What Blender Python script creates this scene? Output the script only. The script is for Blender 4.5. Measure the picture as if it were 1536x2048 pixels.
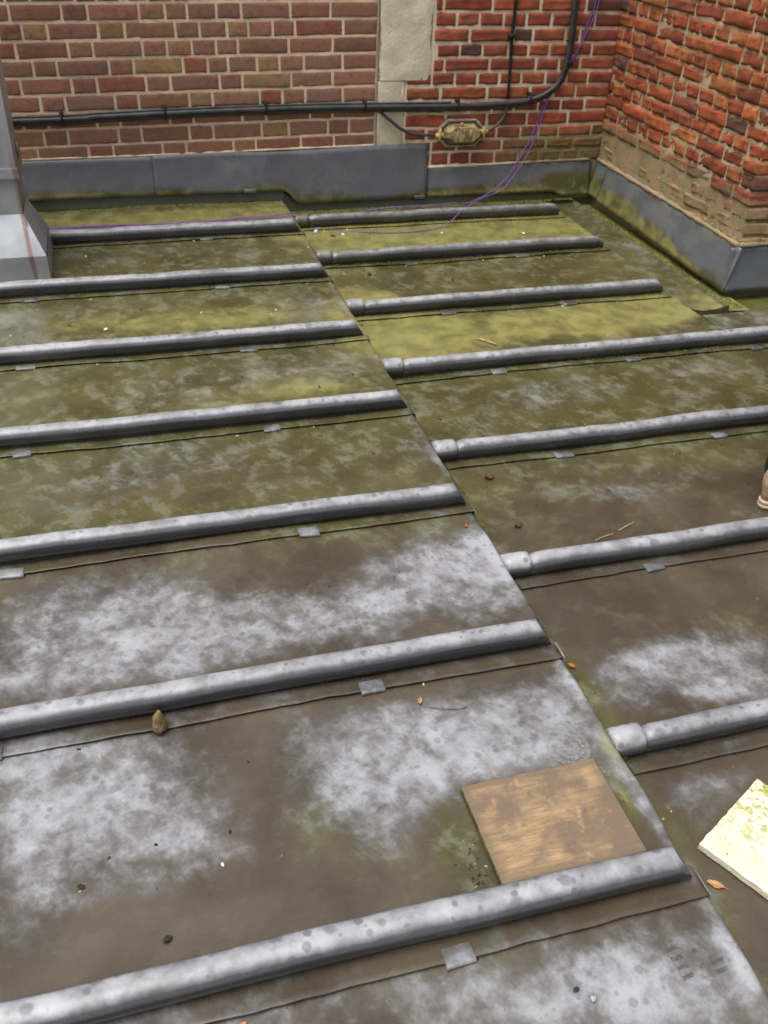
import bpy, math, random
from mathutils import Vector, Matrix, noise

random.seed(11)
scene = bpy.context.scene
COL = scene.collection
for o in list(bpy.data.objects):
    bpy.data.objects.remove(o)

# ------------------------------------------------------------------ camera, sky, sun, exposure
cam_d = bpy.data.cameras.new('camera')
cam = bpy.data.objects.new('camera', cam_d)
COL.objects.link(cam)
cam_d.sensor_fit = 'HORIZONTAL'
cam_d.sensor_width = 36.0
cam_d.lens = 36.0 * 1835.0 / 1536.0
cam_d.clip_start = 0.02
cam_d.clip_end = 500
CR = Vector((0.9625491675, -0.2686058622, 0.0367422227))
CU = Vector((0.1265765160, 0.5651041502, 0.8152519151))
CF = Vector((0.2397446261, 0.7800693496, -0.5779397235))
cam.matrix_world = Matrix(((CR.x, CU.x, -CF.x, 0.0), (CR.y, CU.y, -CF.y, 0.0),
                           (CR.z, CU.z, -CF.z, 1.4), (0, 0, 0, 1)))
cam_d.dof.use_dof = True
cam_d.dof.focus_distance = 1.5
cam_d.dof.aperture_fstop = 16.0
scene.camera = cam

SUN_EL, SUN_AZ = math.radians(70), math.radians(248)     # azimuth counted from +Y towards +X
world = bpy.data.worlds.new('World')
scene.world = world
world.use_nodes = True
wn, wl = world.node_tree.nodes, world.node_tree.links
wn.clear()
sky = wn.new('ShaderNodeTexSky')
sky.sky_type = 'NISHITA'
sky.sun_disc = False
sky.sun_elevation = SUN_EL
sky.sun_rotation = SUN_AZ
sky.air_density = 1.0
sky.dust_density = 6.0
sky.ozone_density = 1.0
hs = wn.new('ShaderNodeHueSaturation')
hs.inputs['Saturation'].default_value = 0.30          # an overcast sky: nearly grey
bg = wn.new('ShaderNodeBackground')
bg.inputs['Strength'].default_value = 0.13
wo = wn.new('ShaderNodeOutputWorld')
wl.new(sky.outputs[0], hs.inputs['Color'])
wl.new(hs.outputs[0], bg.inputs['Color'])
wl.new(bg.outputs[0], wo.inputs['Surface'])

sun_d = bpy.data.lights.new('sun', 'SUN')
sun_d.energy = 1.5
sun_d.angle = math.radians(45)
sun_d.color = (1.0, 0.965, 0.91)
sun = bpy.data.objects.new('sun', sun_d)
COL.objects.link(sun)
sdir = Vector((math.sin(SUN_AZ) * math.cos(SUN_EL), math.cos(SUN_AZ) * math.cos(SUN_EL), math.sin(SUN_EL)))
sun.rotation_euler = sdir.to_track_quat('Z', 'Y').to_euler()

scene.view_settings.view_transform = 'Standard'
scene.view_settings.look = 'None'
scene.view_settings.exposure = 0.46
scene.view_settings.gamma = 1.0
scene.view_settings.use_curve_mapping = False

ROWS_L=[
  [-0.416, -0.338, -0.238, -0.056, 0.032, 0.131, 0.247, 0.354, 0.429, 0.638, 0.761, 0.875, 0.99, 1.071, 1.29] ,
  [-0.532, -0.33, -0.118, -0.01, 0.205, 0.317, 0.413, 0.541, 0.652, 0.874, 1.062, 1.292] ,
  [-0.488, -0.388, -0.29, -0.188, 0.024, 0.136, 0.356, 0.462, 0.584, 0.68, 0.791, 0.895, 1.122, 1.294] ,
  [-0.527, -0.329, -0.112, -0.007, 0.205, 0.312, 0.422, 0.531, 0.63, 0.865, 1.072, 1.297] ,
  [-0.572, -0.471, -0.27, -0.17, 0.051, 0.158, 0.377, 0.488, 0.58, 0.714, 0.819, 0.934, 1.121, 1.3] ,
  [-0.531, -0.429, -0.334, -0.118, -0.01, 0.205, 0.314, 0.538, 0.643, 0.873, 1.073, 1.302] ,
  [-0.576, -0.473, -0.263, -0.158, 0.059, 0.164, 0.392, 0.499, 0.721, 0.829, 0.94, 1.123, 1.305] ,
  [-0.56, -0.456, -0.351, -0.245, -0.033, 0.071, 0.297, 0.406, 0.635, 0.748, 0.962, 1.073, 1.308] ,
  [-0.585, -0.48, -0.273, -0.168, 0.057, 0.162, 0.382, 0.494, 0.725, 0.856, 1.051, 1.156, 1.304] ,
  [-0.631, -0.526, -0.312, -0.087, 0.025, 0.251, 0.361, 0.585, 0.694, 0.916, 1.08, 1.293] ,
]
ROWS_R=[
  [1.557, 1.607, 1.856, 2.104, 2.347, 2.522] ,
  [1.57, 1.68, 1.796, 1.918, 2.038, 2.172, 2.281, 2.404, 2.523] ,
  [1.566, 1.751, 1.978, 2.082, 2.255, 2.333, 2.534] ,
  [1.588, 1.705, 1.823, 1.957, 2.065, 2.179, 2.289, 2.411, 2.534] ,
  [1.571, 1.632, 1.866, 2.115, 2.24, 2.357, 2.54] ,
  [1.424, 1.571, 1.69, 1.81, 1.927, 2.046, 2.176, 2.293, 2.412, 2.54] ,
  [1.427, 1.62, 1.867, 2.102, 2.229, 2.357, 2.546] ,
  [1.43, 1.54, 1.656, 1.773, 1.901, 2.021, 2.153, 2.281, 2.417, 2.544] ,
  [1.438, 1.656, 1.88, 2.101, 2.331, 2.55] ,
  [1.437, 1.558, 1.676, 1.804, 1.94, 2.072, 2.177, 2.289, 2.476, 2.556] ,
  [1.589, 1.726, 1.975, 2.225, 2.378, 2.56] ,
  [1.588, 1.69, 1.807, 1.939, 2.074, 2.191, 2.314, 2.419, 2.562] ,
]
PALE = [
    (0.131,0.692,0.113,0.045,0.70), (-0.102,0.719,0.102,0.018,0.50), (0.636,0.617,0.104,0.045,0.95), (0.706,0.542,0.070,0.034,1.00), (0.539,0.578,0.092,0.035,0.70),
    (0.380,0.650,0.093,0.029,0.55), (0.401,0.599,0.075,0.021,0.50), (-0.301,1.205,0.072,0.097,1.00), (-0.119,1.114,0.125,0.103,0.95), (-0.025,0.995,0.094,0.061,0.80),
    (-0.263,1.056,0.051,0.073,0.70), (-0.276,0.927,0.047,0.073,0.55), (-0.196,1.262,0.151,0.028,0.60), (-0.231,1.110,0.061,0.066,0.80), (-0.080,1.185,0.083,0.048,0.80),
    (0.397,1.116,0.107,0.073,1.00), (0.320,1.050,0.084,0.068,1.00), (0.614,1.141,0.153,0.064,0.80), (0.711,1.188,0.084,0.040,0.95), (0.270,1.212,0.079,0.052,0.55),
    (0.577,1.047,0.146,0.052,0.65), (0.323,0.960,0.054,0.046,0.75), (0.499,1.116,0.089,0.061,0.80), (0.276,1.109,0.066,0.047,0.60), (0.735,1.046,0.060,0.072,0.60),
    (-0.234,1.598,0.151,0.119,1.00), (-0.009,1.612,0.134,0.087,0.90), (-0.051,1.475,0.137,0.054,0.80), (0.334,1.549,0.103,0.078,0.95), (0.446,1.505,0.080,0.085,0.95),
    (0.685,1.657,0.137,0.088,1.00), (0.711,1.515,0.071,0.107,0.95), (0.589,1.599,0.084,0.074,0.80), (0.141,1.559,0.101,0.068,0.60), (-0.293,1.503,0.092,0.061,0.80),
    (0.802,1.650,0.050,0.078,0.80), (0.029,1.441,0.073,0.045,0.70), (-0.169,1.738,0.137,0.056,0.45), (0.224,1.457,0.098,0.039,0.50), (0.190,2.703,0.176,0.125,0.42),
    (0.028,2.633,0.154,0.119,0.38), (0.559,2.738,0.168,0.112,0.38), (0.691,2.711,0.101,0.112,0.40), (0.396,2.770,0.116,0.074,0.45), (0.710,3.270,0.077,0.087,0.75),
    (0.569,3.346,0.116,0.074,0.50), (0.795,2.206,0.052,0.070,0.80), (0.611,2.147,0.130,0.080,0.30), (-0.067,2.240,0.164,0.107,0.38), (-0.200,2.144,0.170,0.074,0.32),
    (0.250,2.225,0.141,0.081,0.34), (0.171,3.371,0.225,0.088,0.36), (-0.246,3.377,0.180,0.086,0.36), (0.114,3.897,0.313,0.091,0.40), (0.531,3.856,0.128,0.092,0.40),
    (-0.249,3.930,0.121,0.091,0.30), (0.644,3.139,0.093,0.068,0.50), (-0.268,2.477,0.114,0.075,0.25), (0.395,2.088,0.138,0.063,0.35), (0.049,2.324,0.128,0.085,0.35),
    (1.195,1.273,0.142,0.076,0.80), (1.057,1.193,0.124,0.063,0.75), (1.221,1.153,0.068,0.069,0.75), (0.926,1.272,0.080,0.044,0.40), (1.072,1.286,0.070,0.045,0.60),
    (0.951,0.917,0.069,0.043,0.62), (0.888,0.921,0.049,0.026,0.50), (1.056,0.941,0.061,0.028,0.45), (0.958,1.043,0.042,0.012,0.30), (1.312,1.912,0.089,0.085,0.45),
    (1.448,1.922,0.135,0.087,0.35), (1.580,1.738,0.036,0.044,0.50), (1.103,1.971,0.117,0.049,0.30), (0.916,1.463,0.110,0.042,0.30), (1.061,1.486,0.113,0.035,0.30),
    (1.149,2.479,0.237,0.083,0.36), (1.635,2.525,0.270,0.107,0.40), (2.020,2.566,0.169,0.093,0.42), (1.025,2.337,0.096,0.060,0.40), (1.908,2.357,0.160,0.066,0.38),
    (1.359,2.544,0.158,0.070,0.35), (2.314,2.961,0.169,0.068,0.50),
]
MOSS = [
    (1.395,4.155,0.393,0.158,1.30), (1.811,4.161,0.356,0.146,1.20), (1.045,4.141,0.142,0.175,1.20), (2.096,4.077,0.178,0.144,1.00), (0.860,3.007,0.093,0.129,1.40),
    (0.997,3.212,0.178,0.085,1.00), (1.099,2.961,0.170,0.106,0.70), (1.816,3.081,0.186,0.103,1.10), (2.127,3.152,0.129,0.089,1.20), (1.545,3.059,0.161,0.082,0.60),
    (0.262,4.396,0.560,0.089,1.00), (0.659,4.371,0.166,0.075,0.90), (0.972,3.420,0.082,0.077,0.60), (1.996,3.124,0.085,0.072,1.10), (0.807,1.028,0.014,0.025,1.60),
    (0.863,1.194,0.016,0.083,0.50), (0.769,0.904,0.013,0.041,0.90), (0.880,0.854,0.029,0.040,0.25), (0.404,1.870,0.129,0.043,0.40), (-0.016,1.987,0.255,0.045,0.35),
    (-0.107,3.237,0.213,0.090,0.45), (0.336,3.198,0.220,0.091,0.40), (0.017,2.476,0.297,0.061,0.35), (0.530,2.598,0.145,0.068,0.40), (1.038,1.416,0.073,0.020,0.15),
    (1.302,1.336,0.074,0.029,0.20), (0.436,0.879,0.026,0.068,0.45), (0.213,0.998,0.054,0.063,0.20),
]
# ------------------------------------------------------------------ helpers
def clamp(v, a=0.0, b=1.0):
    return a if v < a else b if v > b else v

def sstep(a, b, v):
    t = clamp((v - a) / (b - a))
    return t * t * (3 - 2 * t)

def fbm(x, y, z, o=4):
    return noise.fractal(Vector((x, y, z)), 1.0, 2.0, o)

def mesh_data(name, verts, faces, mat, attrs=None, smooth=True, mats=None, fmat=None):
    me = bpy.data.meshes.new(name)
    me.from_pydata([tuple(v) for v in verts], [], faces)
    if attrs:
        for k, vals in attrs.items():
            at = me.attributes.new(k, 'FLOAT', 'POINT')
            at.data.foreach_set('value', vals)
    for m in (mats or [mat]):
        me.materials.append(m)
    if fmat:
        me.polygons.foreach_set('material_index', fmat)
    if smooth:
        me.polygons.foreach_set('use_smooth', [True] * len(me.polygons))
    me.update()
    return me

def link(name, me, parent=None, loc=None, rot=None, scale=None, color=None):
    o = bpy.data.objects.new(name, me)
    COL.objects.link(o)
    if parent is not None:
        o.parent = parent
    if loc is not None:
        o.location = loc
    if rot is not None:
        o.rotation_euler = rot
    if scale is not None:
        o.scale = scale
    if color is not None:
        o.color = (*color[:3], 1)
    return o

def tag(o, label=None, cat=None, group=None, kind=None):
    if label: o['label'] = label
    if cat: o['category'] = cat
    if group: o['group'] = group
    if kind: o['kind'] = kind
    return o

class MB:
    """collects shapes for one mesh"""
    def __init__(self):
        self.v, self.f = [], []
    def add(self, verts, faces):
        b = len(self.v)
        self.v += [tuple(p) for p in verts]
        self.f += [tuple(i + b for i in f) for f in faces]
        return b
    def box(self, x0, x1, y0, y1, z0, z1, b=0.0):
        if b <= 0:
            v = [(x, y, z) for z in (z0, z1) for y in (y0, y1) for x in (x0, x1)]
            self.add(v, [(0, 2, 3, 1), (4, 5, 7, 6), (0, 1, 5, 4), (2, 6, 7, 3), (0, 4, 6, 2), (1, 3, 7, 5)])
            return
        rings = []
        for z, i in ((z0, b), (z0 + b, 0), (z1 - b, 0), (z1, b)):
            c = b
            xa, xb, ya, yb = x0 + i * .9, x1 - i * .9, y0 + i * .9, y1 - i * .9
            rings.append([(xa + c, ya, z), (xb - c, ya, z), (xb, ya + c, z), (xb, yb - c, z),
                          (xb - c, yb, z), (xa + c, yb, z), (xa, yb - c, z), (xa, ya + c, z)])
        self.loft(rings, True, True)
    def loft(self, rings, cap0=False, cap1=False, closed=True):
        n = len(rings[0])
        b = self.add([p for r in rings for p in r], [])
        for i in range(len(rings) - 1):
            for k in range(n if closed else n - 1):
                a, c = b + i * n + k, b + i * n + (k + 1) % n
                self.f.append((a, c, c + n, a + n))
        if cap0: self.f.append(tuple(b + k for k in reversed(range(n))))
        if cap1: self.f.append(tuple(b + (len(rings) - 1) * n + k for k in range(n)))
    def tube(self, pts, r, n=8, cap=True):
        P = [Vector(p) for p in pts]
        up = Vector((0.13, 0.21, 0.97)).normalized()
        rings = []
        for i, p in enumerate(P):
            t = (P[min(i + 1, len(P) - 1)] - P[max(i - 1, 0)]).normalized()
            u = up - t * up.dot(t)
            if u.length < 1e-4:
                u = Vector((1, 0, 0)) - t * t.x
            u.normalize()
            w = t.cross(u)
            up = u
            rr = r[i] if isinstance(r, (list, tuple)) else r
            rings.append([p + (u * math.cos(2 * math.pi * k / n) + w * math.sin(2 * math.pi * k / n)) * rr for k in range(n)])
        self.loft(rings, cap, cap)
    def build(self, name, mat, parent=None, smooth=True, attrs=None, **kw):
        return link(name, mesh_data(name, self.v, self.f, mat, attrs, smooth), parent, **kw)

def spline(pts, step=6):
    P = [Vector(p) for p in pts]
    P = [P[0] * 2 - P[1]] + P + [P[-1] * 2 - P[-2]]
    out = []
    for i in range(1, len(P) - 2):
        a, b, c, d = P[i - 1], P[i], P[i + 1], P[i + 2]
        for s in range(step):
            t = s / step
            out.append(0.5 * ((2 * b) + (c - a) * t + (2 * a - 5 * b + 4 * c - d) * t * t + (3 * b - a - 3 * c + d) * t ** 3))
    out.append(P[-2].copy())
    return out

# ------------------------------------------------------------------ materials
class NT:
    def __init__(self, name):
        self.m = bpy.data.materials.new(name)
        self.m.use_nodes = True
        self.n, self.l = self.m.node_tree.nodes, self.m.node_tree.links
        self.p = self.n['Principled BSDF']
    def node(self, t, **kw):
        x = self.n.new(t)
        for k, v in kw.items():
            setattr(x, k, v)
        return x
    def put(self, sock, v):
        if isinstance(v, bpy.types.NodeSocket):
            self.l.new(v, sock)
        elif v is not None:
            if sock.type == 'RGBA' and len(v) == 3:
                v = (*v, 1)
            sock.default_value = v
    def math(self, op, a, b=None, c=None, clampit=False):
        x = self.node('ShaderNodeMath', operation=op, use_clamp=clampit)
        self.put(x.inputs[0], a)
        if b is not None: self.put(x.inputs[1], b)
        if c is not None: self.put(x.inputs[2], c)
        return x.outputs[0]
    def noise(self, vec, scale, detail=4, rough=.55, dist=0.0):
        x = self.node('ShaderNodeTexNoise')
        self.put(x.inputs['Vector'], vec)
        x.inputs['Scale'].default_value = scale
        x.inputs['Detail'].default_value = detail
        x.inputs['Roughness'].default_value = rough
        x.inputs['Distortion'].default_value = dist
        return x.outputs['Fac']
    def pos(self):
        return self.node('ShaderNodeNewGeometry').outputs['Position']
    def obj(self):
        return self.node('ShaderNodeTexCoord').outputs['Object']
    def mapping(self, vec, rot=(0, 0, 0), scale=(1, 1, 1), loc=(0, 0, 0)):
        x = self.node('ShaderNodeMapping')
        self.put(x.inputs['Vector'], vec)
        x.inputs['Rotation'].default_value = rot
        x.inputs['Scale'].default_value = scale
        x.inputs['Location'].default_value = loc
        return x.outputs[0]
    def sep(self, vec):
        x = self.node('ShaderNodeSeparateXYZ')
        self.put(x.inputs[0], vec)
        return x.outputs
    def mix(self, f, a, b, blend='MIX'):
        x = self.node('ShaderNodeMix', data_type='RGBA', blend_type=blend)
        self.put(x.inputs[0], f)
        self.put(x.inputs[6], a)
        self.put(x.inputs[7], b)
        return x.outputs[2]
    def ss(self, v, a, b, lo=0.0, hi=1.0):
        x = self.node('ShaderNodeMapRange', interpolation_type='SMOOTHSTEP')
        self.put(x.inputs[0], v)
        x.inputs[1].default_value, x.inputs[2].default_value = a, b
        x.inputs[3].default_value, x.inputs[4].default_value = lo, hi
        return x.outputs[0]
    def attr(self, name):
        return self.node('ShaderNodeAttribute', attribute_name=name).outputs['Fac']
    def bump(self, h, strength=.3, dist=.002):
        x = self.node('ShaderNodeBump')
        x.inputs['Strength'].default_value = strength
        x.inputs['Distance'].default_value = dist
        self.put(x.inputs['Height'], h)
        self.l.new(x.outputs[0], self.p.inputs['Normal'])
    def out(self, col=None, rough=None, metal=None, spec=None):
        self.put(self.p.inputs['Base Color'], col)
        self.put(self.p.inputs['Roughness'], rough)
        self.put(self.p.inputs['Metallic'], metal)
        self.put(self.p.inputs['Specular IOR Level'], spec)
        return self.m

def simple(name, col, rough=.6, nscale=30, var=.35, metal=0.0, bump=.2, bdist=.001, spec=.4):
    t = NT(name)
    p = t.obj()
    n = t.noise(p, nscale, 5, .6)
    c = t.mix(t.ss(n, .3, .7), tuple(x * (1 - var) for x in col), tuple(min(1, x * (1 + var)) for x in col))
    t.bump(t.noise(p, nscale * 3, 3), bump, bdist)
    return t.out(c, rough, metal, spec)

def make_lead(name, K, bright=1.0, gloss=0.0, spot=1.0, bs=1.0):
    t = NT(name)
    p = t.pos()
    pale, grime, moss = t.attr('pale'), t.attr('grime'), t.attr('moss')
    big = t.noise(p, 4.5, 6, .58, .5)
    cloud = t.noise(p, 12, 7, .60, .35)
    mid = t.noise(p, 26, 7, .66, .3)
    fine = t.noise(p, 120, 5, .66)
    streak = t.noise(t.mapping(t.mapping(p, (0, 0, math.radians(62))), (0, 0, 0), (9, 34, 9)), 1.0, 6, .66, .5)
    def cen(x, k): return t.math('MULTIPLY', t.math('SUBTRACT', x, .5), k)
    wob = t.math('ADD', t.math('ADD', cen(big, .9 * K), cen(cloud, 1.0 * K)), t.math('ADD', cen(mid, .95 * K), t.math('ADD', cen(fine, .45 * K), cen(streak, .60 * K))))
    pm = t.ss(t.math('ADD', pale, wob), .18, 1.00)
    def spots(scale, r, thin):                                  # marks left by rain drops
        v = t.node('ShaderNodeTexVoronoi', feature='F1')
        t.put(v.inputs['Vector'], t.mapping(p, (0, 0, .3), (1, 1, 1.0), (3.3, 1.7, .2)))
        v.inputs['Scale'].default_value = scale
        v.inputs['Randomness'].default_value = 1.0
        cs = t.node('ShaderNodeSeparateColor')
        t.put(cs.inputs[0], v.outputs['Color'])
        rr = t.math('MULTIPLY', t.math('POWER', cs.outputs[0], thin), r)
        d = t.math('ADD', v.outputs['Distance'], t.math('ADD', cen(fine, .10), cen(mid, .16)))
        return t.ss(t.math('SUBTRACT', rr, d), -.03, .14)
    sp = t.math('MAXIMUM', t.math('MULTIPLY', spots(24, .44, 2.2), .50 * spot), t.math('MULTIPLY', spots(52, .48, 1.5), .50 * spot))
    bare = t.mix(big, (.060 * bs, .063 * bs, .070 * bs), (.105 * bs, .110 * bs, .122 * bs))
    bare = t.mix(t.ss(mid, .45, .75, 0, .45), bare, (.140, .146, .162))
    bare = t.mix(t.ss(pale, -.05, -.35), bare, (.030, .030, .034))  # negative pale, mainly roll sides: shade put into the lead colour
    palec = t.mix(t.ss(cloud, .28, .72), (.180 * bright, .183 * bright, .197 * bright), (.268 * bright, .274 * bright, .294 * bright))
    palec = t.mix(t.ss(mid, .34, .60, .48, 0), palec, (.15, .146, .140))
    palec = t.mix(t.ss(streak, .52, .72, 0, .30), palec, (.17, .16, .145))
    palec = t.mix(t.ss(t.math('ADD', pale, t.math('MULTIPLY', wob, .9)), .76, 1.40, 0, .70), palec, (.385, .392, .415) if bright == 1.0 else (.47, .48, .505))
    palec = t.mix(sp, palec, (.115, .115, .122))
    palec = t.mix(t.ss(moss, .25, .75, 0, .72), palec, (.225, .225, .150))
    lead = t.mix(pm, bare, palec)
    # grime film: brown-grey when clean of growth, olive, then yellow-green moss
    g0 = t.mix(t.ss(big, .3, .7), (.056, .043, .028), (.092, .073, .050))
    g0 = t.mix(t.ss(mid, .50, .80, 0, .4), g0, (.110, .096, .076))
    g1 = t.mix(t.ss(big, .3, .7), (.058, .053, .019), (.100, .092, .036))
    lich = t.math('ADD', t.math('MULTIPLY', cloud, .55), t.math('ADD', t.math('MULTIPLY', mid, .30), t.math('MULTIPLY', streak, .30)))
    g1 = t.mix(t.ss(t.math('ADD', lich, cen(fine, .18)), .555, .680, 0, .55), g1, (.192, .192, .132))
    g1 = t.mix(t.ss(lich, .50, .42, 0, .5), g1, (.060, .060, .016))
    g2 = t.mix(t.ss(cloud, .3, .7), (.140, .134, .048), (.262, .246, .082))
    g2 = t.mix(t.ss(mid, .54, .74, 0, .65), g2, (.090, .088, .030))
    mw = t.math('ADD', moss, t.math('ADD', cen(big, .5), cen(cloud, .6)))
    gc = t.mix(t.ss(mw, .05, .5), g0, g1)
    gc = t.mix(t.ss(mw, .65, 1.25), gc, g2)
    gc = t.mix(t.ss(mw, 2.0, 2.4), gc, (.030, .036, .010))
    gm = t.ss(t.math('ADD', grime, t.math('MULTIPLY', wob, -.72)), .04, .92)
    scuff = t.noise(t.mapping(t.mapping(p, (0, 0, math.radians(-35))), (0, 0, 0), (16, 190, 16)), 1.0, 3, .6)
    gc = t.mix(t.ss(t.math('MULTIPLY', scuff, t.ss(big, .40, .65, .6, 1.0)), .60, .72, 0, .30), gc, (.19, .185, .17))
    col = t.mix(gm, lead, gc)
    col = t.mix(t.ss(fine, .64, .82, 0, .35), col, (.05, .045, .035))
    rough = t.math('ADD', t.math('MULTIPLY', pm, .20), t.math('ADD', .20, t.math('MULTIPLY', mid, .14)))
    t.bump(t.math('ADD', mid, t.math('MULTIPLY', fine, .6)), .12, .003)
    return t.out(col, rough, 0.0, .5 + 2 * gloss)

def make_brick(name, low_col, grain, rough_bump, stain=None):
    t = NT(name)
    p = t.pos()
    info = t.node('ShaderNodeObjectInfo')
    n1 = t.noise(p, 16, 5, .6)
    n2 = t.noise(p, 70, 5, .7)
    n3 = t.noise(p, 230, 3, .6)
    base = info.outputs['Color']
    c = t.mix(t.ss(n1, .30, .68, 0, .70), base, low_col)
    c = t.mix(t.ss(t.noise(p, 34, 6, .65), .50, .70, 0, .45), c, (.15, .058, .036))
    c = t.mix(t.ss(n2, .55, .78, 0, grain), c, (.40, .24, .13))
    c = t.mix(t.ss(n2, .25, .48, .45, 0), c, (.075, .038, .030))
    c = t.mix(t.ss(n3, .55, .75, 0, .35), c, (.44, .27, .16))
    if stain:
        c = stain(t, p, c, n1, n2)
    t.bump(t.math('ADD', n2, t.math('MULTIPLY', n3, .5)), rough_bump, .006)
    return t.out(c, .88, 0, .2)

def stain_side(t, p, c, n1, n2):
    s = t.sep(p)
    h = t.math('ADD', s[2], t.math('MULTIPLY', t.math('SUBTRACT', n1, .5), -.16))
    h = t.math('ADD', h, t.math('MULTIPLY', t.math('SUBTRACT', s[1], 3.9), -.02))
    f = t.ss(h, .345, .275)
    lime = t.mix(t.ss(n2, .3, .7), (.28, .205, .115), (.42, .275, .185))
    lime = t.mix(t.ss(n1, .42, .62, 0, .85), lime, (.21, .195, .085))
    return t.mix(t.math('MULTIPLY', f, .82), c, lime)

def stain_back(t, p, c, n1, n2):
    s = t.sep(p)
    h = t.math('ADD', s[2], t.math('MULTIPLY', t.math('SUBTRACT', n1, .5), -.14))
    f = t.math('MULTIPLY', t.ss(h, .33, .20), t.ss(s[0], 1.75, 2.25))
    alg = t.mix(t.ss(n2, .3, .7), (.10, .09, .03), (.21, .18, .075))
    return t.mix(t.math('MULTIPLY', f, .85), c, alg)

def make_mortar(name, a, b, stain=None):
    t = NT(name)
    p = t.pos()
    n1, n2 = t.noise(p, 11, 5, .6), t.noise(p, 90, 5, .7)
    c = t.mix(t.ss(n1, .3, .7), a, b)
    c = t.mix(t.ss(n2, .25, .5, .45, 0), c, tuple(x * .5 for x in a))
    if stain:
        c = stain(t, p, c, n1, n2)
    t.bump(t.math('ADD', n2, n1), .6, .006)
    return t.out(c, .92, 0, .15)

M = {}
M['lead'] = make_lead('lead', 1.0)
M['lead_roll'] = make_lead('lead_roll', .46, 1.46, .10, 1.35)
M['lead_wall'] = make_lead('lead_wall', .45, bs=1.5)
M['brick_brown'] = make_brick('brick_brown', (.28, .155, .095), .50, .4)
M['brick_red'] = make_brick('brick_red', (.17, .055, .035), .18, .55, stain_back)
M['brick_old'] = make_brick('brick_old', (.20, .060, .030), .22, .9, stain_side)
M['mortar_pale'] = make_mortar('mortar_pale', (.68, .52, .36), (.84, .69, .51))
M['mortar_red'] = make_mortar('mortar_red', (.66, .56, .41), (.82, .73, .57), stain_back)
M['mortar_old'] = make_mortar('mortar_old', (.36, .285, .17), (.55, .46, .31), stain_side)

def make_render():
    t = NT('cement_render')
    p = t.pos()
    n1, n2 = t.noise(p, 6, 6, .65), t.noise(p, 55, 5, .7)
    c = t.mix(t.ss(n1, .3, .7), (.60, .55, .41), (.78, .735, .59))
    c = t.mix(t.ss(n2, .2, .45, .4, 0), c, (.25, .22, .15))
    s = t.sep(p)
    c = t.mix(t.ss(s[2], .42, .24, 0, .35), c, (.28, .24, .13))
    t.bump(t.math('ADD', n2, t.math('MULTIPLY', n1, 1.5)), .6, .006)
    return t.out(c, .93, 0, .15)
M['render'] = make_render()

def make_galv():
    t = NT('galvanised_steel')
    p = t.pos()
    v = t.node('ShaderNodeTexVoronoi', feature='F1')
    t.put(v.inputs['Vector'], p)
    v.inputs['Scale'].default_value = 38
    n = t.noise(p, 7, 5, .6)
    g = t.mix(t.ss(n, .3, .7), (.42, .437, .47), (.56, .577, .615))
    g = t.mix(t.math('MULTIPLY', t.node('ShaderNodeSeparateColor').outputs[0], 0), g, g)
    n2 = t.noise(t.mapping(p, (0, 0, 0), (9, 9, 2.5)), 4.0, 6, .7)
    rust = t.mix(t.ss(t.noise(p, 60, 4), .35, .65), (.16, .055, .02), (.30, .13, .05))
    c = t.mix(t.math('MULTIPLY', t.ss(t.attr('rust'), .2, .8), t.ss(n2, .20, .42, 0, .65)), g, rust)
    t.bump(n, .15, .004)
    return t.out(c, t.ss(n, .3, .7, .30, .48), .55, .5)
M['galv'] = make_galv()
M['black_cable'] = simple('black_cable', (.040, .040, .042), .45, 20, .4, spec=.5)
M['black_paint'] = simple('black_paint', (.014, .013, .013), .5, 25, .4)
M['rope'] = simple('purple_rope', (.19, .085, .31), .7, 200, .35, bump=.6)
M['resin'] = simple('resin_shell', (.26, .21, .10), .45, 26, .55, bump=.3)
M['resin_rim'] = simple('resin_rim', (.34, .32, .25), .5, 40, .35)
M['yellow'] = simple('yellow_plastic', (.46, .36, .12), .5, 30, .3)
M['pinkplug'] = simple('pink_plug', (.36, .17, .15), .6, 40, .2)
M['stone'] = simple('brown_stone', (.20, .135, .06), .85, 45, .5, bump=.9, bdist=.004)
M['leaf_orange'] = simple('leaf_orange', (.40, .13, .035), .6, 60, .35)
M['leaf_tan'] = simple('leaf_tan', (.46, .25, .10), .6, 60, .35)
M['leaf_brown'] = simple('leaf_brown', (.085, .045, .022), .6, 60, .4)
M['crumb'] = simple('dark_crumb', (.030, .024, .016), .85, 60, .5)
M['straw'] = simple('straw', (.46, .39, .17), .7, 60, .3)
M['white_chip'] = simple('white_chip', (.70, .77, .70), .6, 60, .1)
M['blue_chip'] = simple('blue_chip', (.45, .66, .70), .4, 60, .1)
M['mossy'] = simple('moss_tuft', (.105, .11, .018), .95, 90, .5, bump=1., bdist=.004)
def patchy(name, col, lo, hi):
    t = NT(name)
    n = t.noise(t.pos(), 140, 5, .7)
    t.put(t.p.inputs['Alpha'], t.ss(n, .35, .65, lo, hi))
    return t.out(col, .55, 0, .3)
M['print'] = patchy('damp_print', (.090, .086, .080), .10, .75)
M['ring'] = patchy('dried_ring', (.34, .345, .355), .05, .65)
M['steel_nail'] = simple('nail_head', (.36, .37, .38), .5, 80, .2, metal=.2)
M['ground'] = simple('yard_ground', (.10, .09, .08), .9, 3, .3)
M['dark_wall'] = simple('dark_wall', (.075, .05, .04), .9, 8, .3)
M['denim'] = simple('navy_cloth', (.012, .014, .028), .85, 70, .4)
M['jacket'] = simple('dark_jacket', (.03, .035, .04), .8, 70, .4)
M['skin'] = simple('skin', (.46, .27, .19), .55, 40, .1)
M['hair'] = simple('hair', (.035, .022, .014), .6, 120, .4)
M['boot'] = simple('tan_boot', (.42, .30, .185), .7, 50, .25)
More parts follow.
